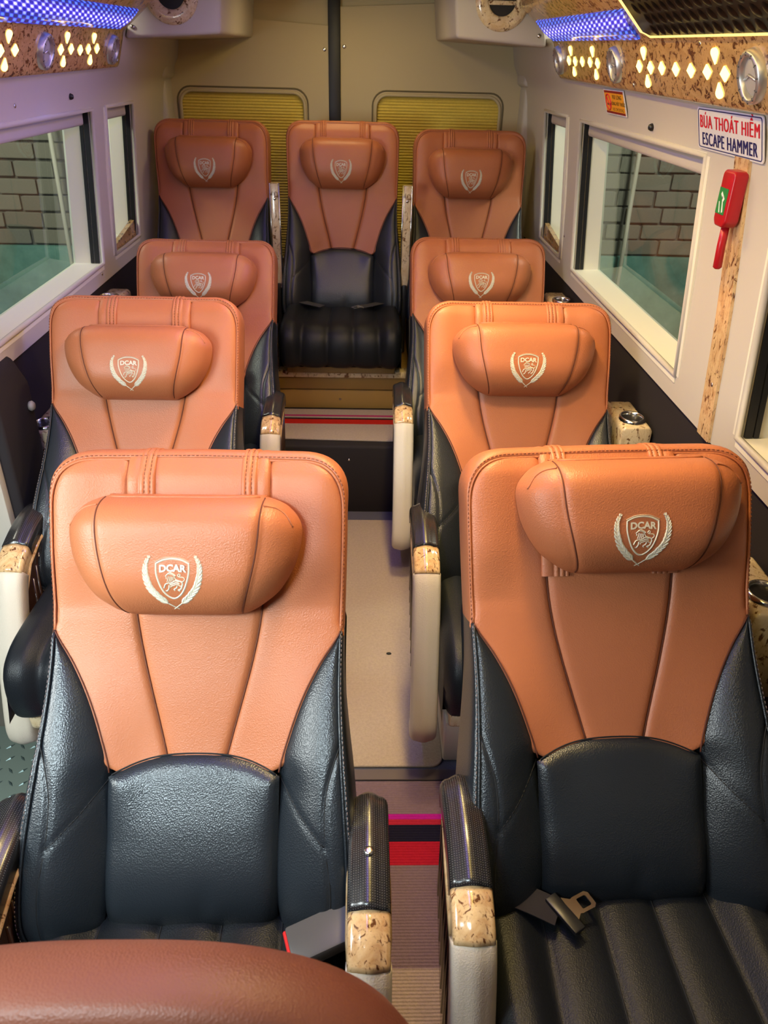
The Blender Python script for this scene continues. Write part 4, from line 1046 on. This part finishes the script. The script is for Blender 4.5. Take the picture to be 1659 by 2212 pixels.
# blue prism lights on the sloping upper face
def blue_lens(side, y0a, y0b, y1, root):
    n = 24; v = []; org = con2((y0b+y1)/2, 0.0, side)
    rows = [(0.06, 0.0), (0.06, 0.004), (0.20, 0.0075), (0.35, 0.009), (0.50, 0.0075), (0.62, 0.004), (0.62, 0.0)]
    for i in range(n+1):
        t = i/n
        for q, h in rows:
            ya = y0b+(y0a-y0b)*(q/0.62); y = ya+(y1-ya)*t; v.append(con2(y, q, side, h)-org)
    me = fixn(mesh('blue_lamp', v, grid_faces(n+1, len(rows)))); me.materials.append(M['lens']); o = child('blue_lamp', me, root); o.location = org; o['label'] = 'glowing blue prismatic lamp cover'
blue_lens(1, 1.985, 2.06, 2.985, conR); blue_lens(-1, 1.84, 1.84, 2.93, conL)
# black embossed panel over the front of the right console
def con3(y, q, lift): return con2(y, q, 1, lift)
g = Geo(); pts = [(0.3, 0.16), (1.925, 0.16), (1.955, 0.24), (1.90, 0.97), (0.3, 0.97)]
v = []
for lift in (0.001, 0.010):
    for y, q in pts: v.append(con3(y, q, lift))
n = len(pts); me = bev(fixn(mesh('embossed_panel', v, [tuple(range(n)), tuple(reversed(range(n, 2*n)))]+[(i, n+i, n+(i+1) % n, (i+1) % n) for i in range(n)], False)), 0.004, 2); me.materials.append(M['bubble'])
ep = link('embossed_panel', me, None, None, 'glossy black embossed panel with gold rim at the upper right', 'panel')
g = Geo()
for i in range(26):
    for j in range(4):
        y = 0.90+i*0.042+(0.021 if j % 2 else 0); q = 0.27+j*0.19
        if y > 1.90-0.05*q: continue
        c = con3(y, q, 0.0098); ey = Vector((0, 1, 0)); eq = (con3(y, q+0.1, 0.0098)-c).normalized(); nn = (con3(y, q, 0.1)-con3(y, q, 0)).normalized()
        vv = [c+nn*0.0035]; m2 = 12
        for rr, hh in ((0.006, 0.0030), (0.011, 0.0015), (0.015, 0.0)):
            for k in range(m2): a = 2*math.pi*k/m2; vv.append(c+ey*math.cos(a)*rr+eq*math.sin(a)*rr+nn*hh)
        ff = [(0, 1+k, 1+(k+1) % m2) for k in range(m2)]+[(1+r_*m2+k, 1+(r_+1)*m2+k, 1+(r_+1)*m2+(k+1) % m2, 1+r_*m2+(k+1) % m2) for r_ in range(2) for k in range(m2)]
        g.add(vv, ff)
me = g.mesh('bubbles'); me.materials.append(M['bubble']); o = child('bubbles', me, ep); o['kind'] = 'stuff'
g = Geo(); g.tube([con3(y, q, 0.004) for y, q in [(0.3, 0.125), (1.945, 0.125), (1.98, 0.23), (1.925, 0.97)]], 0.004, 6); me = g.mesh('lit_rim'); me.materials.append(M['led_edge']); o = child('lit_rim', me, ep); o['label'] = 'glowing gold edge light'

# corner housings with burl speaker rings at the back
def housing(side, xa, xb, zb, lab, rx):
    r = empty('corner_housing', (0, 3.1, zb), lab, 'housing', 'beige corner housings under the rear ceiling')
    a, b = side*xa, side*xb; zt = 1.879-zb
    v = [(a, 0, 0.012), (b, 0, -0.008), (side*(xb-0.075), 0, zt), (side*(xa-0.02), 0, zt), (a+side*0.0, 0.88, 0.02), (side*0.86, 0.88, 0.0), (side*0.86, 0.88, zt), (side*(xa-0.02), 0.88, zt)]
    me = bev(fixn(mesh('housing_body', v, [(0, 1, 2, 3), (4, 5, 6, 7), (0, 1, 5, 4), (1, 2, 6, 5), (2, 3, 7, 6), (3, 0, 4, 7)], False)), 0.012, 3); me.materials.append(M['grey_trim']); child('housing_body', me, r)
    cx, cz, R = side*rx, 0.126, 0.092
    v, f = lathe([(R*0.50, -0.004), (R*0.52, 0.010), (R*0.60, 0.014), (R*0.88, 0.012), (R*0.98, 0.006), (R, 0.0)], 48); me = mesh('speaker_ring', v, [q for q in f if len(q) == 4]); me.materials.append(M['burl_pale'])
    o = child('speaker_ring', me, r); o.rotation_euler = (math.pi/2, 0, 0); o.location = (cx, -0.0005, cz)
    v, f = lathe([(0.0005, 0.002), (R*0.53, 0.002)], 32); me = mesh('speaker_hole', v, [q for q in f if len(q) == 4]); me.materials.append(M['rubber']); child('speaker_hole', me, o)
    g = Geo(); g.box(-R*0.52, R*0.52, -R*0.16, -R*0.02, 0.003, 0.012); me = bev(g.mesh('crossbar'), 0.002, 1); me.materials.append(M['burl_pale']); child('crossbar', me, o)
    s_ = child('screw', SCREW, r); s_.rotation_euler = (math.pi/2, 0, 0); s_.location = (side*(xb-0.03), -0.001, 0.026); s_.scale = (1.2, 1.2, 1.2)
    return r
housing(1, 0.395, 0.712, 1.678, 'beige corner housing with burl speaker ring, right of the black post', 0.545)
housing(-1, 0.415, 0.742, 1.672, 'beige corner housing with burl speaker ring, left of the black post', 0.572)

# burl strip on the right pillar, red escape hammer, signs
def wall_pt(y, z, lift): return Vector((XW(z)-lift, y, z))
g = Geo(); v = []; zs = vals(0.905, 1.475, 14)
for z in zs:
    k = (z-0.905)/0.57
    for y, l in ((1.522+0.03*k, 0.0), (1.522+0.03*k, 0.007), (1.582+0.033*k, 0.007), (1.582+0.033*k, 0.0)): v.append(wall_pt(y, z, l))
me = fixn(mesh('pillar_strip', v, grid_faces(len(zs), 4, True)+[(0, 1, 2, 3), tuple((len(zs)-1)*4+i for i in (3, 2, 1, 0))], False)); me.materials.append(M['burl'])
ps = link('pillar_strip', me, None, None, 'vertical burl wood strip on the right pillar behind the red hammer', 'trim strip')
screw(wall_pt(1.552, 1.03, 0.007), (-1, 0, 0), ps, 0.8)
hr = empty('escape_hammer', (XW(1.40)-0.008, 1.575, 1.40), 'red plastic emergency hammer in its holder on the burl strip', 'hammer'); hr.scale = (0.85, 0.72, 0.84)
g = Geo(); g.prism([(-0.040, 0.055), (-0.032, 0.064), (0.028, 0.064), (0.036, 0.055), (0.036, -0.045), (0.022, -0.058), (-0.024, -0.058), (-0.040, -0.045)], 'x', -0.034, 0.0); me = bev(g.mesh('holder'), 0.006, 3); me.materials.append(M['red']); child('holder', me, hr)
g = Geo(); g.tube([(-0.014, -0.003, -0.055), (-0.014, -0.004, -0.10), (-0.012, -0.006, -0.150), (-0.012, -0.006, -0.154)], [0.0095, 0.010, 0.0105, 0.006], 10); me = g.mesh('handle'); me.materials.append(M['red']); child('handle', me, hr)
g = Geo(); g.prism([(-0.036+0.012, 0.026), (0.030, 0.026), (0.030, -0.030), (-0.024, -0.030)], 'x', -0.0350, -0.0338); me = g.mesh('label_plate', False); me.materials.append(M['green']); lp = child('label_plate', me, hr); lp['label'] = 'green pictogram label with white hammer'
g = Geo(); g.prism([(0.014, 0.012), (0.010, 0.018), (-0.012, 0.004), (-0.008, -0.002)], 'x', -0.0356, -0.0349); g.prism([(0.004, 0.010), (-0.001, 0.007), (-0.016, -0.024), (-0.010, -0.026)], 'x', -0.0356, -0.0349); g.prism([(0.018, -0.004), (0.014, -0.004), (0.002, -0.027), (0.007, -0.027)], 'x', -0.0356, -0.0349)
me = g.mesh('pictogram', False); me.materials.append(M['white']); child('pictogram', me, lp)

def wall_sign(name, y0, y1, z0, z1, side, lab, cat, mat, r=0.008):
    # local sign plane: a from 0 (far end y1) to the near end, b up
    yc, zc = (y0+y1)/2, (z0+z1)/2; nz = Vector((XW(z1)-XW(z0), 0, z1-z0)).normalized()
    ex = Vector((0, -1, 0)); ez = nz; n = ex.cross(ez).normalized()
    if n.x > 0: n = -n
    org = Vector(((XW(z0)+XW(z1))/2-0.0035, yc, zc))
    W_, H_ = (y1-y0), math.hypot(XW(z1)-XW(z0), z1-z0)
    root = empty(name, org, lab, cat)
    def P(a, b, l): return ex*a+ez*b+n*l
    def plate(pl, l0, l1, nm, mat_):
        k = len(pl); v = [P(a, b, l) for l in (l0, l1) for a, b in pl]
        me = fixn(mesh(nm, v, [tuple(range(k)), tuple(reversed(range(k, 2*k)))]+[(i, k+i, k+(i+1) % k, (i+1) % k) for i in range(k)], False)); me.materials.append(M[mat_]); return child(nm, me, root)
    plate(rounded_rect(-W_/2, W_/2, -H_/2, H_/2, r), -0.001, 0.001, 'plate', mat)
    def text(t, a, b, size, mat_, bold, sx=1.0, l=0.0016):
        v, f = text_geo(t, size, 0.0, 3, 1.12); k = len(v); sh_ = (-bold, 0.0, bold)
        me = mesh('lettering', [P(a+x*sx+d, b+y, l+0.00004*q) for q, d in enumerate(sh_) for x, y, z in v], [tuple(i+q*k for i in p_) for q in range(3) for p_ in f], False); me.materials.append(M[mat_]); o = child('lettering', me, root); o['label'] = 'lettering ' + t; return o
    return root, P, plate, text, W_, H_
root, P, plate, text, W_, H_ = wall_sign('escape_hammer_sign', 1.495, 1.808, 1.473, 1.551, 1, 'white sign with red and navy lettering above the hammer', 'sign', 'sign_white')
rr = rounded_rect(-W_/2+0.006, W_/2-0.006, -H_/2+0.004, H_/2-0.004, 0.006)
g = Geo(); g.tube([P(a, b, 0.0012) for a, b in rr], 0.0011, 4, True); me = g.mesh('sign_border'); me.materials.append(M['sign_navy']); child('sign_border', me, root)
text('BÚA THOÁT HIỂM', 0, 0.0125, 0.035, 'sign_red', 0.0013, 0.90); text('ESCAPE HAMMER', 0, -0.0205, 0.035, 'sign_navy', 0.0013, 0.90)
root, P, plate, text, W_, H_ = wall_sign('no_smoking_sticker', 2.335, 2.535, 1.500, 1.563, 1, 'small orange no smoking sticker above the right window', 'sticker', 'sign_white', 0.002)
plate([(-W_/2+0.006, -H_/2+0.003), (W_/2-0.006, -H_/2+0.003), (W_/2-0.006, H_/2-0.003), (-W_/2+0.006, H_/2-0.003)], 0.001, 0.0014, 'orange_field', 'sign_orange')
for b in (H_/2-0.006, -H_/2+0.006): plate([(-W_/2+0.006, b-0.003), (W_/2-0.006, b-0.003), (W_/2-0.006, b+0.003), (-W_/2+0.006, b+0.003)], 0.0014, 0.0016, 'stripe', 'maroon')
g = Geo(); g.tube([P(-0.058+0.024*math.cos(2*math.pi*i/24), 0.021*math.sin(2*math.pi*i/24), 0.0016) for i in range(24)], 0.0022, 5, True); g.tube([P(-0.075, 0.015, 0.0018), P(-0.041, -0.015, 0.0018)], 0.002, 5)
me = g.mesh('ban_ring'); me.materials.append(M['sign_red']); child('ban_ring', me, root)
plate([(-0.074, -0.008), (-0.044, -0.008), (-0.044, -0.003), (-0.074, -0.003)], 0.0014, 0.0017, 'cigarette', 'sign_black')
text('VUI LÒNG', 0.03, 0.014, 0.016, 'sign_black', 0.0006, 1.1); text('KHÔNG HÚT THUỐC', 0.03, -0.003, 0.0135, 'sign_black', 0.0006); text('NO SMOKING', 0.03, -0.0185, 0.013, 'sign_black', 0.0002, 1.2)
# coat hooks / plugs on the walls
for side, pts in ((1, [(2.13, 1.487), (3.02, 1.06)]), (-1, [(2.62, 1.505), (2.20, 1.50), (2.80, 0.94)])):
    for y, z in pts:
        o = screw((side*(XW(z)), y, z), (-side, 0, 0), wr if side > 0 else wl, 1.0); 
g = Geo(); v, f = lathe([(0.009, 0), (0.009, 0.004), (0.006, 0.010), (0.0005, 0.012)], 14); me = mesh('wall_hook', v, f); me.materials.append(M['black_plastic'])
o = child('wall_plug', me, wr); o.location = (XW(1.49), 2.13, 1.49); o.rotation_euler = (0, -math.pi/2, 0)
o = child('wall_plug', me, wl); o.location = (-XW(1.505), 2.62, 1.505); o.rotation_euler = (0, math.pi/2, 0)
# black pocket box on the left lower wall
r = empty('side_pocket', (-0.862, 1.95, 0.0), 'black padded pocket box on the left wall with a grey knob', 'side pocket')
g = Geo(); g.prism([(0.0, 0.30), (0.05, 0.30), (0.05, 0.86), (0.02, 0.925), (0.0, 0.935)], 'y', -0.19, 0.01); me = bev(g.mesh('pocket_body'), 0.012, 3); me.materials.append(M['dark_fabric']); child('pocket_body', me, r)
v, f = lathe([(0.012, 0), (0.014, 0.006), (0.010, 0.012), (0.0005, 0.013)], 20); me = mesh('knob', v, f); me.materials.append(M['silver_disc']); o = child('knob', me, r); o.rotation_euler = (0, math.pi/2, 0); o.location = (0.050, -0.02, 0.80)

# ceiling lamps (above the picture): two LED strips and round lamps, the rear one added as fill
for x, mt, lab in ((-0.16, 'led_violet', 'violet LED strip running along the ceiling'), (0.24, 'led_yellow', 'yellow LED strip running along the ceiling')):
    r = empty('led_strip', (x, 0, 1.88), lab, 'light', 'ceiling LED strips')
    g = Geo(); g.box(-0.034, 0.034, 0.35, 2.95, -0.012, -0.001); me = bev(g.mesh('channel'), 0.003, 1); me.materials.append(M['white_trim']); child('channel', me, r)
    g = Geo(); g.box(-0.027, 0.027, 0.37, 2.93, -0.016, -0.011); me = g.mesh('diffuser', False); me.materials.append(M[mt]); child('diffuser', me, r)
for x, y, lab in ((0.22, 1.25, 'round recessed ceiling lamp over the aisle by the second row'), (0.22, 1.95, 'round recessed ceiling lamp over the aisle by the third row'), (-0.03, 3.45, 'small round lamp added to brighten the rear row'), (-0.52, -0.15, 'round cab ceiling lamp at the front left')):
    r = empty('ceiling_lamp', (x, y, 1.88), lab, 'light', 'round ceiling lamps')
    v, f = lathe([(0.085, -0.001), (0.085, -0.010), (0.070, -0.014), (0.066, -0.010)], 32); me = fixn(mesh('rim', v, [q for q in f if len(q) == 4])); me.materials.append(M['silver']); child('rim', me, r)
    v, f = lathe([(0.068, -0.009), (0.03, -0.012), (0.0005, -0.0125)], 32); me = fixn(mesh('lens', v, [q for q in f if len(q) == 4])); me.materials.append(M['dome']); child('lens', me, r)
